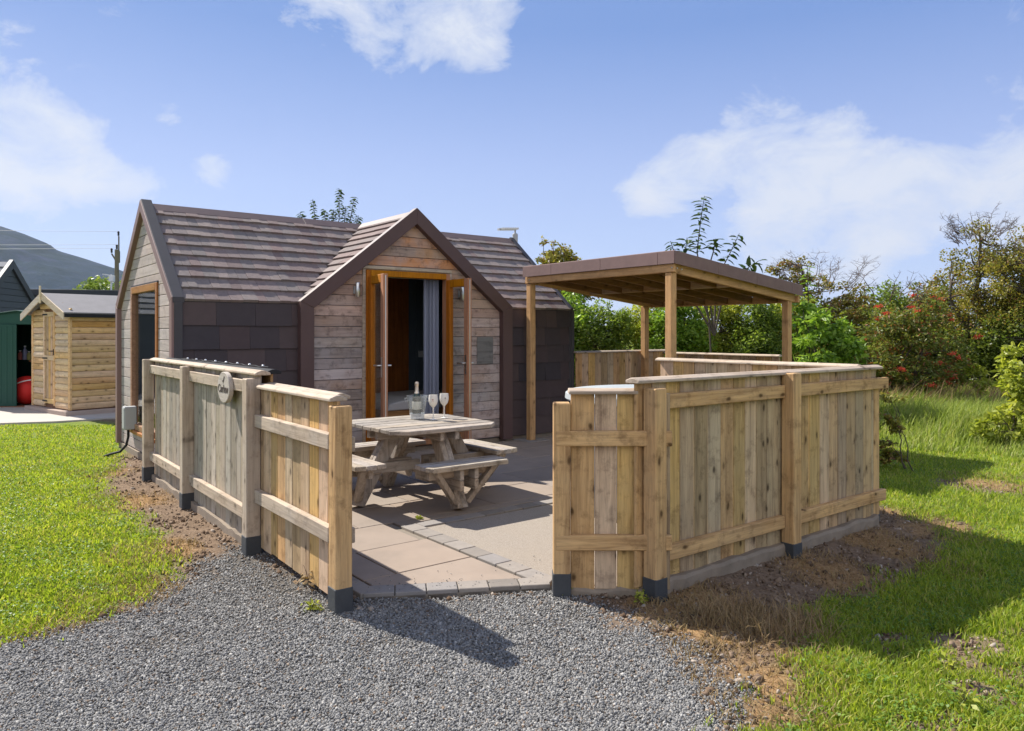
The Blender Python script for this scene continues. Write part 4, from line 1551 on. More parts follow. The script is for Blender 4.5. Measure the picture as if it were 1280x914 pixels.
# ------------------------------------------------------------------ picnic table
def build_table():
    T = thing('picnic_table', 'square weathered timber picnic table with four attached benches on the patio', 'picnic table', (-.85, 6.99, .022), ROT)
    R, CH = .55, .13
    mb = MB()
    n = 7
    for i in range(n):
        y0 = -R + 2 * R * i / n + .0045
        y1 = -R + 2 * R * (i + 1) / n - .0045
        hx = lambda y: R if abs(y) < R - CH else R - (abs(y) - (R - CH))
        ys = sorted({y0, y1} | {c for c in (-(R - CH), R - CH) if y0 < c < y1})
        j = random.uniform(-.004, .004)
        poly = [(hx(y) + j, y) for y in ys] + [(-hx(y) + j, y) for y in reversed(ys)]
        z = random.uniform(-.002, .002)
        mb.prism(poly, lambda u, v, d: (u, v, d + z), .665, .70)
    mb.build('tabletop', M['table_x'], T, .005)
    for q in range(4):
        Rm = Matrix.Rotation(q * math.pi / 2, 4, 'Z')
        ax = 'y' if q in (0, 2) else 'x'

        def mk(name, fn, mat, bev=.005):
            mb = MB()
            fn(mb)
            mb.v = [tuple(Rm @ Vector(v)) for v in mb.v]
            return mb.build(name, mat, T, bev)

        def bench(mb):
            for i in range(3):
                x = .575 + i * .094
                c = .03 if i == 2 else 0
                j = random.uniform(-.006, .006)
                mb.prism([(x, -.41 + j), (x + .088, -.41 + c + j), (x + .088, .41 - c + j), (x, .41 + j)], lambda u, v, d: (u, v, d), .385, .425)
        mk('bench', bench, M['table_' + ax])
        mk('bench_rail', lambda mb: mb.box(.66, .705, -.34, .34, .30, .383), M['table_' + ax])

        def leg(mb):
            for sy in (-1, 1):
                mb.beam((.275, sy * .0265, .66), (.655, sy * .0265, .0), .052, .13, (0, 0, 1))
            mb.v = [(x, y, max(z, .0)) for x, y, z in mb.v]
        mk('leg', leg, M['table_z'])
        for sy in (-1, 1):
            mk('brace', lambda mb: mb.beam((.665, sy * .06, .07), (.735, sy * .30, .375), .045, .07, (1, 0, 0)), M['table_z'])
            mk('bearer', lambda mb: mb.box(.06, .80, sy * .075 - .021, sy * .075 + .021, .285, .375) if q % 2 == 0 else mb.box(.06, .80, sy * .075 - .021, sy * .075 + .021, .195, .283) or mb.box(.60, .80, sy * .075 - .0205, sy * .075 + .0205, .284, .383), M['table_' + ('x' if ax == 'y' else 'y')])
        mk('top_rail', lambda mb: mb.box(.03, .50, -.10, -.055, .585, .663) or mb.box(.03, .50, .055, .10, .585, .663), M['table_' + ('x' if ax == 'y' else 'y')])


build_table()
TZ = .724

# ------------------------------------------------------------------ on the table
p = at(521.5, 523.5, 1)
D = (H - TZ) * F / (523.5 - HY)
bx, by = (521.5 - CX) / F * D, D
ib = thing('ice_bucket', 'clear acrylic ice bucket with a frosted base on the picnic table', 'ice bucket', (bx, by, TZ), 0)
mb = MB()
mb.lathe([(.072, .055), (.098, .212), (.104, .218), (.104, .224), (.095, .222), (.092, .215), (.068, .055)], 40, closed=True)
mb.build('bowl', M['clearglass'], ib, smooth=True)
mb = MB()
mb.lathe([(.058, 0), (.066, .004), (.072, .0545), (.066, .0545), (.001, .012)], 40)
mb.build('frosted_base', M['frost'], ib, smooth=True)
for s in (-1, 1):
    mb = MB()
    mb.tube([(s * .092, 0, .20), (s * .118, .0, .198), (s * .118, 0, .17), (s * .09, 0, .168)], .007, 8)
    mb.build('handle', M['clearglass'], ib, smooth=True)
bt = thing('champagne_bottle', 'dark champagne bottle with gold foil standing in the ice bucket', 'bottle', (bx - .004, by + .005, TZ + .016), 0)
mb = MB()
mb.lathe([(.030, 0), (.042, .006), (.043, .16), (.040, .19), (.026, .225), (.0165, .25), (.0155, .26)], 28)
mb.build('glass_body', M['bottle'], bt, smooth=True)
mb = MB()
mb.lathe([(.0262, .228), (.0172, .252), (.0165, .30), (.019, .303), (.019, .325), (.015, .338), (.001, .340)], 24)
mb.build('foil', M['foil'], bt, smooth=True)
mb = MB()
mb.lathe([(.0432, .075), (.0436, .076), (.0436, .15), (.0432, .151)], 28)
mb.build('label', M['paper'], bt, smooth=True)
for i, (px, py, lab) in enumerate(((541.5, 525.0, 'frosted ivory wine glass next to the ice bucket'), (555.2, 522.6, 'frosted ivory wine glass farther from the ice bucket'))):
    D = (H - TZ) * F / (py - HY)
    wg = thing('wine_glass', lab, 'wine glass', ((px - CX) / F * D, D, TZ), RAD(20 * i), 'wine glasses on the picnic table')
    mb = MB()
    mb.lathe([(.001, .12), (.012, .121), (.034, .145), (.043, .175), (.044, .20), (.0405, .238), (.039, .238), (.042, .20), (.040, .176), (.030, .147), (.001, .130)], 32)
    mb.build('bowl', M['ivory'], wg, smooth=True)
    mb = MB()
    mb.lathe([(.036, 0), (.037, .003), (.010, .008), (.0055, .02), (.0048, .09), (.007, .115), (.012, .1215)], 28)
    mb.build('stem', M['ivory'], wg, smooth=True)
    mb = MB()
    c = Vector((.0, -.0435, .195))
    for k in range(5):
        a = k * 2 * math.pi / 5
        mb.ball((c.x + .0055 * math.cos(a), c.y + .0002, c.z + .0055 * math.sin(a)), .0032, 6, 4, (1, .4, 1))
    mb.box(-.011, .011, -.0447, -.0435, .178, .1795)
    mb.build('printed_mark', M['inkred'] if i == 0 else M['ink'], wg)


# ------------------------------------------------------------------ garden buildings at the back
def build_shed():
    a = Vector((-8.16, 13.9, .0))
    rot = math.atan2(.784, .62)
    T = thing('garden_shed', 'small pale timber log lap shed with a narrow braced door', 'shed', a, rot)
    DX, WY, ZE2, ZR2 = 2.35, 1.78, 1.93, 2.27
    mb = MB()
    mb.box(-.12, DX + .1, -.10, WY + .1, -.05, .10)
    mb.build('base', plain('pinkish slab', (.40, .31, .26), .9, .15, 5), T, .006)
    mb = MB()
    mb.box(.03, DX - .03, .03, WY - .03, .10, ZE2)
    mb.prism([(.03, ZE2), (WY - .03, ZE2), (WY / 2, ZR2 - .03)], lambda u, v, d: (d, u, v), .03, DX - .03)
    mb.build('wall', M['panel'], T)
    h = .118

    def lap(mb, u0, u1, z, fn, zt):
        zz = min(z + h, zt)
        hh = zz - z
        prof = [(0.028, z), (-.004, z + .003), (-.014, z + hh * .25), (-.017, z + hh * .5), (-.012, z + hh * .8), (.004, zz - .004), (.028, zz - .004)]
        mb.prism([(d, zv) for d, zv in prof], fn, u0, u1)
    mb = MB()
    z = .12
    while z < ZE2:
        lap(mb, .0, DX, z, lambda d, v, u: (u, d, v), ZE2)
        z += h
    mb.build('side_boards', M['log'], T)
    mb = MB()
    z = .12
    dy0, dy1 = .665, 1.20
    while z < ZR2 - .05:
        if z < ZE2:
            lo, hi = 0.0, WY
        else:
            kk = (z + h * .6 - ZE2) / (ZR2 - ZE2) * WY / 2
            lo, hi = kk, WY - kk
        if hi - lo > .08:
            if z + h * .5 < 1.95:
                lap(mb, lo, dy0, z, lambda d, v, u: (d, u, v), ZR2)
                lap(mb, dy1, hi, z, lambda d, v, u: (d, u, v), ZR2)
            else:
                lap(mb, lo, hi, z, lambda d, v, u: (d, u, v), ZR2)
        z += h
    mb.build('front_boards', M['log_y'], T)
    mb = MB()
    mb.box(-.022, .02, -.022, .06, .11, ZE2)
    mb.build('corner_post', M['log_y'], T, .003)
    mb = MB()
    mb.box(-.022, .02, WY - .06, WY + .022, .11, ZE2)
    mb.build('corner_post', M['log_y'], T, .003)
    mb = MB()
    y = dy0 + .06
    while y < dy1 - .06:
        mb.box(-.004, .02, y, min(y + .09, dy1 - .055), .18, 1.95)
        y += .093
    d = mb.build('door', M['warm_z'], T, .002)
    mb = MB()
    mb.box(-.026, .012, dy0, dy0 + .055, .16, 1.97)
    mb.box(-.026, .012, dy1 - .055, dy1, .16, 1.97)
    for z in (.19, 1.02, 1.86):
        mb.box(-.026, -.005, dy0 + .055, dy1 - .055, z, z + .09)
    mb.build('door_ledge', M['log_y'], d, .003)
    mb = MB()
    mb.box(-.034, -.026, dy0 + .015, dy0 + .04, 1.12, 1.24)
    mb.tube([(-.03, dy0 + .028, 1.2), (-.075, dy0 + .028, 1.2), (-.075, dy0 + .12, 1.2)], .009, 6)
    for z in (.235, 1.06, 1.90):
        mb.box(-.032, -.0265, dy1 - .2, dy1 + .03, z - .014, z + .014)
    mb.build('ironmongery', M['black'], d)
    mb = MB()
    for q in (-1, 1):
        y0 = WY / 2
        y1 = WY / 2 + q * (WY / 2 + .12)
        zz = ZE2 - .12 * (ZR2 - ZE2) / (WY / 2)
        mb.prism([(y0, ZR2 + .015), (y1, zz + .015), (y1, zz + .04), (y0, ZR2 + .04)], lambda u, v, d: (d, u, v), -.16, DX + .12)
    mb.build('roof', M['greyfelt'], T, .003)
    mb = MB()
    for q in (-1, 1):
        y0 = WY / 2 + q * .001
        y1 = WY / 2 + q * (WY / 2 + .14)
        zz = ZE2 - .14 * (ZR2 - ZE2) / (WY / 2)
        mb.prism([(y0, ZR2 - .09), (y1, zz - .09), (y1, zz + .045), (y0, ZR2 + .048)], lambda u, v, d: (d, u, v), -.182, -.160)
    mb.box(-.20, -.183, WY / 2 - .035, WY / 2 + .035, ZR2 - .16, ZR2 + .17)
    mb.build('bargeboard', wood('pale barge timber', (.60, .50, .36), (.45, .35, .22), 'y', (.55, .5, .42), .4, knots=.3), T, .003)
    mb = MB()
    zz = ZE2 - .12 * (ZR2 - ZE2) / (WY / 2)
    mb.box(-.15, DX + .1, -.118, -.10, zz - .05, zz + .03)
    mb.build('eaves_trim', M['under'], T)


build_shed()


def build_steel_shed():
    T = thing('steel_shed', 'dark green steel shed with its sliding door open', 'shed', (-10.16, 15.45, .02), RAD(2))
    hw, zE, zR, dp = .84, 1.84, 1.97, 1.25
    mb = MB()
    mb.box(-hw, -.02, 0, .02, 0, zE)
    mb.prism([(-hw, zE - .14), (hw, zE - .14), (hw, zE), (0, zR), (-hw, zE)], lambda u, v, d: (u, d, v), -.002, .018)
    mb.box(hw - .05, hw, 0, .02, 0, zE - .14)
    mb.box(-hw, -hw + .02, .02, dp, 0, zE)
    mb.box(hw - .02, hw, .02, dp, 0, zE)
    mb.box(-hw + .02, hw - .02, dp - .02, dp, 0, zE)
    mb.build('wall', M['green'], T, .003)
    mb = MB()
    mb.box(-.85 + .05, -.0, -.035, -.012, .03, 1.70)
    for x in (-.79, -.016):
        mb.box(x, x + .022, -.045, -.0352, .03, 1.70)
    for x in np.arange(-.68, -.1, .115):
        mb.box(x, x + .035, -.040, -.0352, .08, 1.66)
    d = mb.build('door', M['green'], T, .003)
    mb = MB()
    mb.prism([(-hw - .05, zE), (0, zR), (hw + .05, zE), (hw + .05, zE + .02), (0, zR + .022), (-hw - .05, zE + .02)], lambda u, v, d: (u, d, v), -.06, dp + .05)
    mb.build('roof', M['green'], T, .003)
    mb = MB()
    mb.box(-hw + .05, hw - .05, -.02, dp - .05, 0, .02)
    mb.build('floor', M['panel'], T)
    mb = MB()
    mb.box(.02, hw - .03, .35, dp - .03, .92, .95)
    mb.build('shelf', M['panel'], T)


build_steel_shed()
sb = thing('sack', 'round red sack inside the open green steel shed', 'sack', (-10.2, 15.80, .045), 0)
mb = MB()
mb.ball((0, 0, .30), .30, 20, 14, (1.0, .8, 1.0))
mb.build('bag', M['red'], sb, smooth=True)
mb = MB()
mb.tube([(-.27 + .5 * t, -.245 + .06 * abs(t - .5) * 2 - .02, .30 + .22 * t + .05 * math.sin(t * 3)) for t in [i / 10 for i in range(11)]], .012, 6)
mb.build('strap', M['white'], sb, smooth=True)
for i, (x, h_, col, lab) in enumerate(((-10.45, .2, (.35, .1, .08), 'reddish bottle on the shelf in the green shed'), (-10.35, .30, (.25, .27, .42), 'tall pale blue bottle on the shelf in the green shed'), (-10.26, .18, (.35, .33, .12), 'squat yellowish bottle on the shelf in the green shed'))):
    b = thing('spray_bottle', lab, 'bottle', (x, 15.98, .975), 0, 'bottles on the steel shed shelf')
    mb = MB()
    mb.lathe([(.04, 0), (.045, .01), (.045, h_ * .65), (.018, h_ * .8), (.018, h_ * .9)], 14)
    mb.build('body', plain('bottle plastic %d' % i, col, .4), b, smooth=True)
    mb = MB()
    mb.lathe([(.022, h_ * .9), (.022, h_)], 12)
    mb.build('cap', M['white'], b, smooth=True)


def build_pod():
    a = at(13.5, 416, 18.0)
    d = Vector((-.17, .98, 0)).normalized()      # along the gable, away from us
    ang = math.atan2(d.y, d.x)
    T = thing('neighbouring_cabin', 'dark slate grey neighbouring cabin with a navy trimmed gable behind the green shed', 'cabin', (a.x, a.y, 0), ang)
    hw, zE, zR, ln = 1.66, 2.0, 3.24, 5.2
    ext = lambda z: (-hw, hw) if z <= zE else (-hw + (z - zE) / (zR - zE) * hw, hw - (z - zE) / (zR - zE) * hw)
    fn = lambda u, z, dd: (u, dd, z)
    mb = MB()
    for z0, z1 in ((0, zE), (zE, zR - .02)):
        rows(mb, fn, z0, z1, 5, ext, [], .03, .1, 0)
    mb.box(-hw + .02, -hw + .08, .1, ln, 0, zE)
    mb.box(hw - .08, hw - .02, .1, ln, 0, zE)
    mb.build('wall', M['navy'], T)
    mb = MB()
    rows(mb, fn, 0.05, zR - .05, .15, ext, [], 0, .028, .012)
    mb.build('gable_cladding', M['navy'], T)
    mb = MB()
    verge_band(mb, [(-hw - .03, 0), (-hw - .03, zE + .03), (0, zR + .06), (hw + .03, zE + .03), (hw + .03, 0)], .17, fn, -.06, .03)
    mb.build('barge_trim', M['navy_trim'], T, .004)
    mb = MB()
    l = math.hypot(hw, zR - zE)
    for q in (-1, 1):
        s = Vector((-q * hw, 0, zR - zE)) / l
        n = Vector((q * (zR - zE), 0, hw)) / l
        tiles(mb, Vector((q * hw, .03, zE)), Vector((0, 1, 0)), s, n, 8, l / 8, lambda t: (0, ln), (.3, .5))
    mb.build('shingle_roof', island_ramp('grey shingles', [(0, (.14, .145, .155)), (1, (.24, .245, .26))], .85), T)


build_pod()
T = thing('long_outbuilding', 'long low dark flat roofed outbuilding beyond the timber shed', 'outbuilding', at(95, 416, 24) * 1 - Vector((0, 0, H)), RAD(14))
mb = MB()
mb.box(-2.1, 3.2, 0, 3, 0, 2.72)
mb.build('wall', M['navy'], T)
mb = MB()
mb.box(-2.2, 3.3, -.12, 3.1, 2.722, 2.92)
mb.build('roof', M['navy_trim'], T, .01)
T = thing('rooftop_aerial', 'small pale television aerial above the timber shed roof', 'aerial', at(135, 416, 24.6) - Vector((0, 0, H)) + Vector((0, .2, 2.92)), 0)
mb = MB()
mb.tube([(0, 0, 0), (0, 0, .55)], .025, 8)
mb.build('mast', M['white'], T)
mb = MB()
mb.box(-.06, .10, -.05, .05, .32, .50)
mb.beam((-.28, 0, .56), (.12, 0, .50), .03, .03)
mb.build('antenna_boom', M['white'], T)


def build_pole():
    D = 45
    b = at(146, 416, D)
    T = thing('utility_pole', 'brown timber utility pole with dark insulators behind the sheds', 'utility pole', (b.x, b.y, 0), 0)
    top = H + (416 - 312) * D / F
    mb = MB()
    mb.tube([(0, 0, 0), (0, 0, top)], [.15, .115], 12)
    mb.build('shaft', M['pole'], T)
    mb = MB()
    mb.beam((-.05, -.02, top - .65), (-.30, -.02, top - .25), .07, .07)
    mb.beam((.12, 0, top - .6), (.12, 0, top + .8), .06, .06)
    mb.box(.05, .17, -.09, .06, top - .8, top - .1)
    mb.build('bracket', M['pole'], T)
    for x, z in ((-.31, top - .2), (-.0, top + .02), (.10, top + .82)):
        mb = MB()
        mb.lathe([(.03, 0), (.07, .03), (.04, .07), (.08, .1), (.04, .14), (.07, .17), (.05, .26), (.02, .28)], 10, (x, 0, z))
        mb.build('insulator', M['black'], T, smooth=True)
    for x, z, dz in ((-.31, top + .08, 2.2), (0, top + .3, 2.4), (.10, top + 1.08, 3.2)):
        mb = MB()
        pts = []
        for i in range(21):
            t = i / 20
            pts.append((x - 60 * t, 6 * t, z + dz * t - 2.2 * t * (1 - t)))
        mb.tube(pts, .010, 4)
        mb.build('wire', plain('grey wire %g' % z, (.2, .21, .23), .6), T)


build_pole()


# ------------------------------------------------------------------ plants
def crown_points(ells, k, n, r0=.22, r1=.42, flat=.8, hollow=.45):
    """Leaves gathered in uneven clumps over the volume of a few ellipsoids."""
    vol = np.array([e[3] * e[4] * e[5] for e in ells])
    cl = []
    for j in range(k):
        e = ells[rng.choice(len(ells), p=vol ** .65 / (vol ** .65).sum())]
        v = rng.normal(size=3)
        v /= np.linalg.norm(v)
        rr = rng.uniform(hollow, 1.0) ** .6
        c = np.array(e[:3]) + v * rr * np.array(e[3:6])
        if c[2] < .12:
            c[2] = .12 + rng.uniform(0, .2)
        m = min(e[3:6])
        cl.append((c, m * rng.uniform(r0, r1)))
    w = np.array([r ** 2 for _, r in cl])
    pick = rng.choice(len(cl), n, p=w / w.sum())
    C = np.array([c for c, _ in cl])[pick]
    R = np.array([r for _, r in cl])[pick]
    v = rng.normal(size=(n, 3))
    v /= np.linalg.norm(v, axis=1)[:, None]
    p = C + v * (R * rng.uniform(.25, 1.0, n) ** .5)[:, None] * np.array([1, 1, flat])
    p[:, 2] = np.maximum(p[:, 2], .03)
    return p, cl


def limb(mb, p0, p1, r0, r1, wob=.08, n=5, sides=6):
    p0, p1 = Vector(p0), Vector(p1)
    l = (p1 - p0).length
    pts = [p0.lerp(p1, i / n) + (Vector([random.uniform(-1, 1) for _ in range(3)]) * l * wob if 0 < i < n else Vector((0, 0, 0))) for i in range(n + 1)]
    mb.tube(pts, [r0 + (r1 - r0) * i / n for i in range(n + 1)], sides)
    return pts


def plant(name, label, cat, base, ells, k, n, ln, wd, mat, trunk=.07, stems=1, group=None, bare=None, second=None, r0=.22, r1=.42, hollow=.45, mid=None, droop=.1, up=.5, berries=0, flat=.8):
    T = thing(name, label, cat, (base[0], base[1], -.02), 0, group)
    p, cl = crown_points(ells, k, n, r0, r1, flat, hollow)
    if second:
        m2, share = second
        msk = (p[:, 2] + rng.normal(size=len(p)) * .25) > np.quantile(p[:, 2], 1 - share)
        leaf_cloud('crown', p[~msk], ln, wd, mat, T, up, droop)
        leaf_cloud('crown_top', p[msk], ln * .9, wd * .9, m2, T, up, droop)
    else:
        leaf_cloud('crown', p, ln, wd, mat, T, up, droop)
    mb = MB()
    zmax = max(e[2] for e in ells)
    forks = []
    for s in range(stems):
        b = Vector((random.uniform(-.1, .1) * (stems > 1) * 2, random.uniform(-.1, .1) * (stems > 1) * 2, 0))
        e = random.choice(ells)
        tip = Vector((e[0] + random.uniform(-.3, .3) * e[3], e[1] + random.uniform(-.3, .3) * e[4], e[2] + .3 * e[5])) if stems > 1 else Vector((ells[0][0], ells[0][1], zmax))
        forks += limb(mb, b, tip, trunk, trunk * .3, .05, 6, 8)[2:]
    for c, r in cl[:: max(1, len(cl) // 70)]:
        f = min(forks, key=lambda q: (q - Vector(c)).length + max(0, q.z - c[2]) * 2)
        limb(mb, f, c, trunk * .28, trunk * .07, .07, 4, 5)
    mb.build('trunk', M['bark'], T, smooth=True)
    if bare:
        mb = MB()
        for q in range(bare[0]):
            e = ells[bare[3] if len(bare) > 3 else 0]
            a = random.uniform(0, 2 * math.pi)
            o_ = Vector((e[0] + .55 * e[3] * math.cos(a), e[1] + .55 * e[4] * math.sin(a), e[2] + e[5] * random.uniform(.2, .75)))
            tip = o_ + Vector((math.cos(a) * random.uniform(.2, .9), math.sin(a) * random.uniform(.2, .9), random.uniform(.35, 1.0))) * bare[1]
            pts = limb(mb, o_, tip, bare[2], bare[2] * .3, .07, 5, 5)
            for z in range(9):
                f = random.choice(pts[1:])
                t2 = f + Vector((random.uniform(-1, 1), random.uniform(-1, 1), random.uniform(-.1, .9))) * bare[1] * .34
                pp_ = limb(mb, f, t2, bare[2] * .5, bare[2] * .2, .08, 3, 4)
                for z2 in range(2):
                    limb(mb, pp_[2], pp_[2] + Vector((random.uniform(-1, 1), random.uniform(-1, 1), random.uniform(-.1, .9))) * bare[1] * .16, bare[2] * .28, bare[2] * .15, .05, 2, 4)
        mb.build('bare_twigs', M['twig'], T)
    if berries:
        mb = MB()
        for j in range(berries):
            c, r = random.choice(cl)
            c = Vector(c) + Vector((random.uniform(-1, 1), random.uniform(-1.2, .2), random.uniform(-.6, .8))) * r
            for q in range(34):
                v = Vector((random.gauss(0, 1), random.gauss(0, 1), random.gauss(0, .55))) * .034
                mb.ball(tuple(c + v), random.uniform(.009, .013), 5, 4)
        mb.build('berries', M['berry'], T, smooth=True)
    return T


def gp(px, D):
    return ((px - CX) / F * D, D)


def shoots(name, label, cat, base, stems, mat, ln, wd, n_per_m, rad=.012):
    """A young tree of long leafy shoots: stems are polylines of points relative to the base."""
    T = thing(name, label, cat, (base[0], base[1], 0), 0)
    mb = MB()
    P, Dr = [], []
    for st in stems:
        pts = [Vector(q) for q in st['pts']]
        cur = []
        for a, b in zip(pts[:-1], pts[1:]):
            for i in range(6):
                cur.append(a.lerp(b, i / 6))
        cur.append(pts[-1])
        mb.tube(cur, [rad * (1.25 - i / len(cur)) for i in range(len(cur))], 6)
        tot = sum((b - a).length for a, b in zip(cur[:-1], cur[1:]))
        lo = st.get('from', .15)
        m = int(tot * (1 - lo) * n_per_m)
        for i in range(m):
            t = (lo + (1 - lo) * (i + random.random() * .5) / m) * (len(cur) - 1)
            k = min(int(t), len(cur) - 2)
            p = cur[k].lerp(cur[k + 1], t - k)
            tan = (cur[k + 1] - cur[k]).normalized()
            a = i * 2.4 + random.uniform(-.4, .4)
            s = tan.cross(Vector((0, 0, 1)))
            s = s.normalized() if s.length > .1 else Vector((1, 0, 0))
            u = tan.cross(s)
            d = (s * math.cos(a) + u * math.sin(a)) * .9 + tan * .35 + Vector((0, 0, -.45))
            P.append(p); Dr.append(d.normalized())
    mb.build('stem', M['bark'], T, smooth=True)
    V, L, Tt = [], [], []
    for p, d in zip(P, Dr):
        sz = random.uniform(.65, 1.15)
        s = d.cross(Vector((random.uniform(-.4, .4), random.uniform(-.4, .4), 1))).normalized()
        nn = s.cross(d)
        l, w = ln * sz, wd * sz
        o = len(V)
        V += [p, p + d * l * .3 + s * w * .46 + nn * w * .12, p + d * l * .68 + s * w * .34 + nn * (w * .1 - l * .05), p + d * l - nn * l * .16,
              p + d * l * .68 - s * w * .34 + nn * (w * .1 - l * .05), p + d * l * .3 - s * w * .46 + nn * w * .12, p + d * l * .5 - nn * l * .03]
        for f in ((0, 1, 6), (1, 2, 6), (2, 3, 6), (3, 4, 6), (4, 5, 6), (5, 0, 6)):
            L += [o + q for q in f]
            Tt.append(3)
    arr_mesh('leaves', np.array([tuple(v) for v in V]), L, Tt, mat, T)
    return T


def build_plants():
    # hedge beyond the pergola, one shrub at a time
    HG = 'shrubs of the hedge beyond the pergola'
    hed = [(708, 15.2, 2.30, 'lf_bright', 'glossy mid green hedge shrub growing at the cabin corner', .085),
           (752, 15.0, 2.12, 'lf_mid', 'dull green hedge shrub with a low top and sky showing above it', .07),
           (795, 15.6, 2.15, 'lf_yel', 'yellowish hedge shrub behind the far pergola post', .07),
           (845, 15.0, 2.35, 'lf_bright', 'bright large leaved hedge shrub behind the near pergola post', .095),
           (893, 15.4, 2.40, 'lf_yel', 'lime tinted hedge shrub midway under the pergola roof', .08),
           (938, 15.0, 2.35, 'lf_mid', 'medium green hedge shrub under the low edge of the pergola roof', .08),
           (982, 15.3, 2.35, 'lf_yel', 'light green hedge shrub at the outer pergola post', .08)]
    for px, D, h, mt, lab, ll in hed:
        plant('hedge_shrub', lab, 'shrub', gp(px, D), [(0, 0, h * .45, .62, .65, h * .52), (.1, -.1, h * .74, .5, .5, h * .32)], 80, 12500, ll, ll * .52, M[mt], .035, 4, HG, r0=.28, r1=.5, hollow=.3, up=.35)
    # tall thin tree behind the ridge
    b = gp(412, 16.5)
    z = lambda px, py, D=16.5: (at(px, py, D).x - b[0], 0, at(px, py, D).z)
    shoots('slender_tree', 'slender young tree whose leafy tips rise above the cabin ridge', 'tree', b,
           [dict(pts=[(0, 0, 0), (.0, .1, 2.5), z(424, 272), z(424, 236)], **{'from': .55}),
            dict(pts=[(0, 0, 1.8), z(396, 290), z(391, 250)], **{'from': .45}), dict(pts=[(0, 0, 1.8), z(385, 292), z(375, 266)], **{'from': .5}),
            dict(pts=[(0, 0, 1.8), z(408, 288), z(405, 262)], **{'from': .5}), dict(pts=[(0, 0, 1.8), z(436, 286), z(443, 246)], **{'from': .5}),
            dict(pts=[(0, 0, 1.8), z(430, 286), z(432, 258)], **{'from': .5}), dict(pts=[(0, 0, 1.8), z(416, 284), z(417, 262)], **{'from': .5}), dict(pts=[(0, 0, 1.8), z(444, 288), z(448, 270)], **{'from': .5})],
           M['lf_sap'], .125, .085, 30, .014)
    # rounded tree between the cabin and the pergola
    h = 3.72
    plant('round_tree', 'loose olive green tree rising between the cabin roof and the pergola', 'tree', gp(697, 18), [(0, 0, 2.75, .85, .8, .85), (-.28, 0, 3.45, .40, .5, .34), (.42, .1, 3.30, .40, .4, .34), (.05, 0, 3.2, .5, .5, .4), (.1, 0, 1.5, .9, .8, .9)], 90, 15000, .085, .055, M['lf_olive'], .07, 2, r0=.2, r1=.42, hollow=.4)
    # sapling with big leaves above the pergola
    b = gp(893, 13.6)
    z = lambda px, py, D=13.6: (at(px, py, D).x - b[0], random.uniform(-.15, .15), at(px, py, D).z)
    shoots('large_leaf_sapling', 'tall large leaved sapling whose shoots stand above the pergola roof', 'tree', b,
           [dict(pts=[(0, 0, 0), (-.1, 0, 1.8), z(872, 315), z(876, 275), z(879, 246)], **{'from': .5}),
            dict(pts=[(0, 0, 1.5), z(897, 350), z(912, 318), z(924, 292)], **{'from': .45}),
            dict(pts=[(0, 0, 1.5), z(905, 358), z(930, 338), z(952, 325)], **{'from': .5}),
            dict(pts=[(0, 0, 1.5), z(868, 345), z(858, 315), z(857, 298)], **{'from': .5}),
            dict(pts=[(0, 0, 1.5), z(852, 350), z(843, 320), z(837, 302)], **{'from': .5}),
            dict(pts=[(0, 0, 1.5), z(882, 345), z(892, 312), z(895, 298)], **{'from': .6})],
           M['lf_sap'], .215, .105, 22, .016)
    # bright laurel next to the outer pergola post
    b = gp(1022, 12.4)
    z = lambda px, py, D=12.4: (at(px, py, D).x - b[0], random.uniform(-.3, .3), at(px, py, D).z)
    plant('laurel_bush', 'bright glossy large leaved laurel bush beside the outer pergola post', 'bush', b, [(0, 0, .85, .62, .55, .95), (-.12, 0, 1.5, .36, .4, .55), (.25, .05, 1.35, .34, .4, .5)], 46, 5200, .135, .062, M['lf_bright'], .03, 5, r0=.25, r1=.5, hollow=.3, droop=.35, up=.3)
    shoots('leafy_sapling', 'upright leafy sapling rising above the bright laurel bush', 'tree', gp(1012, 12.9),
           [dict(pts=[(0, 0, 0), (.0, 0, 1.5), (-.02, 0, 2.1), (-.04, 0, 2.70)], **{'from': .45}), dict(pts=[(0, 0, .9), (.2, 0, 1.6), (.36, 0, 2.05)], **{'from': .3}), dict(pts=[(0, 0, .9), (-.2, 0, 1.5), (-.30, 0, 2.0)], **{'from': .3})], M['lf_bright'], .17, .08, 22, .014)
    # thin autumn tree with bare twigs
    plant('autumn_tree', 'thin russet tree with bare wind bent twigs beyond the laurel bush', 'tree', gp(1025, 17), [(0, 0, 2.35, 1.15, .8, .62), (-.62, 0, 2.95, .55, .5, .36), (.45, 0, 1.7, .9, .7, .8), (-.3, 0, 1.6, 1.0, .7, .8)], 110, 13000, .07, .046, M['lf_aut'], .06, 2, bare=(26, .70, .0075, 0), r0=.2, r1=.38, hollow=.3)
    # dark background hedge of the field edge
    FG = 'dense shrubs along the field edge'
    for i, (px, D, h, mt, lab) in enumerate(((1060, 17.8, 2.35, 'lf_yel', 'low olive field edge shrub behind the autumn tree'), (1112, 17.6, 2.75, 'lf_mid', 'tall green field edge shrub rising behind the berry laden rowan'),
                                             (1165, 17.4, 2.9, 'lf_olive', 'olive field edge shrub filling the gap between rowan and hawthorn'),
                                             (1000, 17.6, 2.35, 'lf_mid', 'green field edge shrub below the russet tree'),
                                             (1300, 18.5, 2.5, 'lf_dark', 'dark field edge shrub reaching out of view beyond the hawthorn'))):
        plant('field_shrub', lab, 'shrub', gp(px, D), [(0, 0, h * .45, .95, .8, h * .48), (.1, 0, h * .75, .6, .6, h * .28)], 80, 12000, .08, .05, M[mt], .04, 4, FG, r0=.28, r1=.5, hollow=.3)
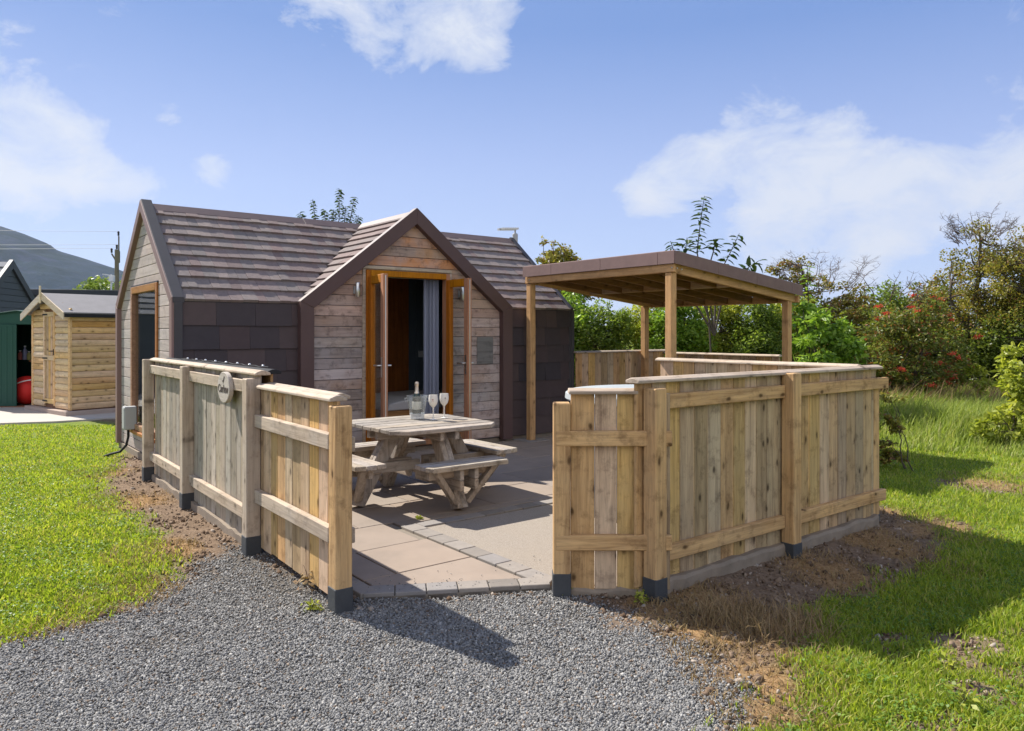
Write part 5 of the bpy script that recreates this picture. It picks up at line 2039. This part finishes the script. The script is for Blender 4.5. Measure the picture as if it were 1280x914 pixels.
    # rowan with berries
    plant('rowan_tree', 'spreading rowan shrub hung with clusters of red berries', 'tree', gp(1136, 14.4), [(0, 0, 1.25, .95, .75, 1.0), (-.45, -.1, 1.85, .5, .5, .62), (.3, 0, 2.0, .45, .5, .6), (.2, 0, .75, .95, .8, .6)], 90, 12000, .10, .034, M['lf_rowan'], .04, 4, berries=40, bare=(6, .55, .010, 1), r0=.24, r1=.45, hollow=.3, droop=.25)
    # big hawthorn
    plant('hawthorn_tree', 'large dense hawthorn with a dark base and a thin twiggy olive top', 'tree', gp(1226, 16), [(0, 0, 1.05, 1.25, 1.1, 1.15), (.25, 0, 2.55, .95, .95, .85), (-.45, 0, 2.45, .68, .8, .62), (-.05, 0, 3.30, .66, .6, .62), (.85, 0, 3.1, .66, .7, .66), (.35, 0, 3.45, .55, .5, .42), (.5, 0, 1.7, 1.1, 1, 1)], 190, 36000, .062, .046, M['lf_dark'], .09, 3, second=(M['lf_olive'], .5), bare=(30, .48, .008, 3), r0=.2, r1=.40, hollow=.3)
    plant('hawthorn_tree', 'thinner russet tinged hawthorn crown at the picture edge behind the pale bramble', 'tree', gp(1290, 15.0), [(0, 0, 1.3, .9, .8, 1.2), (-.1, 0, 2.75, .75, .7, .7)], 90, 14000, .06, .045, M['lf_dark'], .07, 3, second=(M['lf_olive'], .5), bare=(14, .45, .008, 1), r0=.2, r1=.4)
    # pale shrub at the edge of the meadow
    plant('bramble_bush', 'pale green arching bramble bush standing in the tall meadow grass', 'bush', gp(1272, 10.2), [(.12, 0, .55, .42, .4, .5), (.18, .1, 1.05, .34, .35, .5), (-.22, -.05, .32, .34, .34, .26)], 60, 2600, .095, .055, M['lf_yel'], .016, 7, r0=.22, r1=.42, hollow=.4, droop=.2)
    plant('elder_shoots', 'clump of upright pale leaved shoots by the dark hawthorn foot', 'plant', gp(1222, 14.0), [(0, 0, .55, .22, .2, .5)], 12, 330, .11, .055, M['lf_yel'], .014, 4, r0=.3, r1=.6)
    plant('leafy_sprig', 'leafy low sprig growing behind the corner fence post', 'plant', gp(1117, 8.6), [(0, 0, .68, .11, .10, .30), (-.04, 0, .28, .12, .1, .30)], 16, 700, .06, .034, M['lf_olive'], .008, 3, r0=.4, r1=.8)
    # far trees by the hill
    for i, (px, D, w, h, lab) in enumerate(((112, 74, 2.2, 6.4, 'rounded dark green tree far behind the long outbuilding'), (140, 70, 3.0, 7.0, 'broad green tree behind the utility pole'), (176, 72, 2.6, 6.6, 'distant green tree half hidden by the cabin gable'))):
        plant('distant_tree', lab, 'tree', gp(px, D), [(0, 0, h * .58, w, w, h * .42), (.4 * w, 0, h * .5, w * .7, w * .7, h * .3)], 80, 7000, .42, .30, M['lf_far'], .2, 1, 'trees at the foot of the hill', r0=.25, r1=.45, hollow=.4)
    # small weeds
    for i, (px, py, hh, lab) in enumerate(((388, 735, .13, 'dry yellow weed at the foot of the orange fence boards'), (392, 762, .05, 'tiny pale weed in the gravel by the short post'), (706, 742, .035, 'low green weed at the foot of the entrance end post'), (800, 752, .05, 'small green weed in the earth by the thick post'),
                                           (830, 728, .12, 'dry brown weed climbing the plinth beside the thick post'), (524, 652, .02, 'tiny green weed in the paving joint'), (1205, 880, .08, 'broad leaved green weed in the lawn'), (1190, 838, .06, 'green dock leaves beside the bare lawn patch'))):
        x, y = g(px, py)
        T = thing('weed', lab, 'weed', (x, y, 0.0 if i != 5 else .02), 0, 'weeds')
        n = 46
        p = np.stack([rng.normal(0, hh * .35, n), rng.normal(0, hh * .35, n), rng.uniform(0, hh, n)], 1)
        leaf_cloud('leaves', p, .03 + hh * .12, .014 + hh * .05, M['straw'] if i in (0, 4) else M['lf_yel'], T)
        mb = MB()
        for q in range(4):
            limb(mb, (0, 0, -.01), (random.uniform(-.4, .4) * hh, random.uniform(-.4, .4) * hh, hh), .002, .001, .05, 3, 4)
        mb.build('stem', M['twig'], T)


build_plants()


# ------------------------------------------------------------------ hill
def build_hill():
    prof = [(-900, 330), (-700, 250), (-500, 205), (-300, 235), (-150, 262), (-60, 268), (0, 281), (30, 291), (62, 304), (72, 312), (100, 320), (140, 333), (180, 346), (230, 358), (300, 372), (380, 388), (470, 402), (560, 411), (700, 417)]
    px = np.array([p[0] for p in prof], float)
    py = np.array([p[1] for p in prof], float)
    D0, D1 = 900.0, 1900.0
    u = np.linspace(-900, 700, 240)
    top = np.interp(u, px, py)
    zt = np.maximum((HY - top) / F * D1 + H, 0)
    V, nr = [], 26
    for j in range(nr + 6):
        t = j / (nr - 1)
        D = D0 + (D1 - D0) * t
        x = (u - CX) / F * D1 * (1 - .25 * (1 - t))
        if j < nr:
            zz = zt * (t ** .85)
        else:
            zz = zt * max(0, 1 - (t - 1) * 2.5)
        r = (fbm(x * .01, np.full_like(x, D) * .01, 1.1, 60) - .5) * 46 * np.clip(zt / 80, 0, 1) * math.sin(math.pi * min(t, 1))
        V.append(np.stack([x, np.full_like(x, D), zz + r - 3], 1))
    V = np.array(V)
    m, n = V.shape[:2]
    idx = np.arange(m * n).reshape(m, n)
    q = np.stack([idx[:-1, :-1], idx[:-1, 1:], idx[1:, 1:], idx[1:, :-1]], -1).reshape(-1)
    mat, nt = new_mat('hill')
    tc = N(nt, 'ShaderNodeTexCoord')
    n1 = noise(nt, tc.outputs['Object'], .012, 8, .65, .6)
    n2 = noise(nt, tc.outputs['Object'], .05, 8, .75)
    c = ramp(nt, n1, [(.38, (.006, .024, .036)), (.5, (.013, .034, .060)), (.62, (.026, .042, .084))])
    c = mixc(nt, ramp(nt, n2, [(.4, 0.0), (.65, .6)]), c, (.008, .026, .034))
    finish(nt, c, .95, n2, 6, .05, bump_s=.6)
    o = arr_mesh('hill', V.reshape(-1, 3), q, np.full((m - 1) * (n - 1), 4), mat)
    o['kind'] = 'structure'
    o.data.polygons.foreach_set('use_smooth', np.ones(len(o.data.polygons), bool))


build_hill()
mb = MB()
mb.box(-2600, 2600, -200, 2600, -2.2, 520)
hm, hnt = new_mat('haze')
pv = N(hnt, 'ShaderNodeVolumePrincipled')
pv.inputs['Color'].default_value = (.78, .87, 1.0, 1)
pv.inputs['Density'].default_value = .00004
pv.inputs['Anisotropy'].default_value = .3
ho = N(hnt, 'ShaderNodeOutputMaterial')
hnt.links.new(pv.outputs[0], ho.inputs['Volume'])
tag(mb.build('haze', hm), kind='stuff')
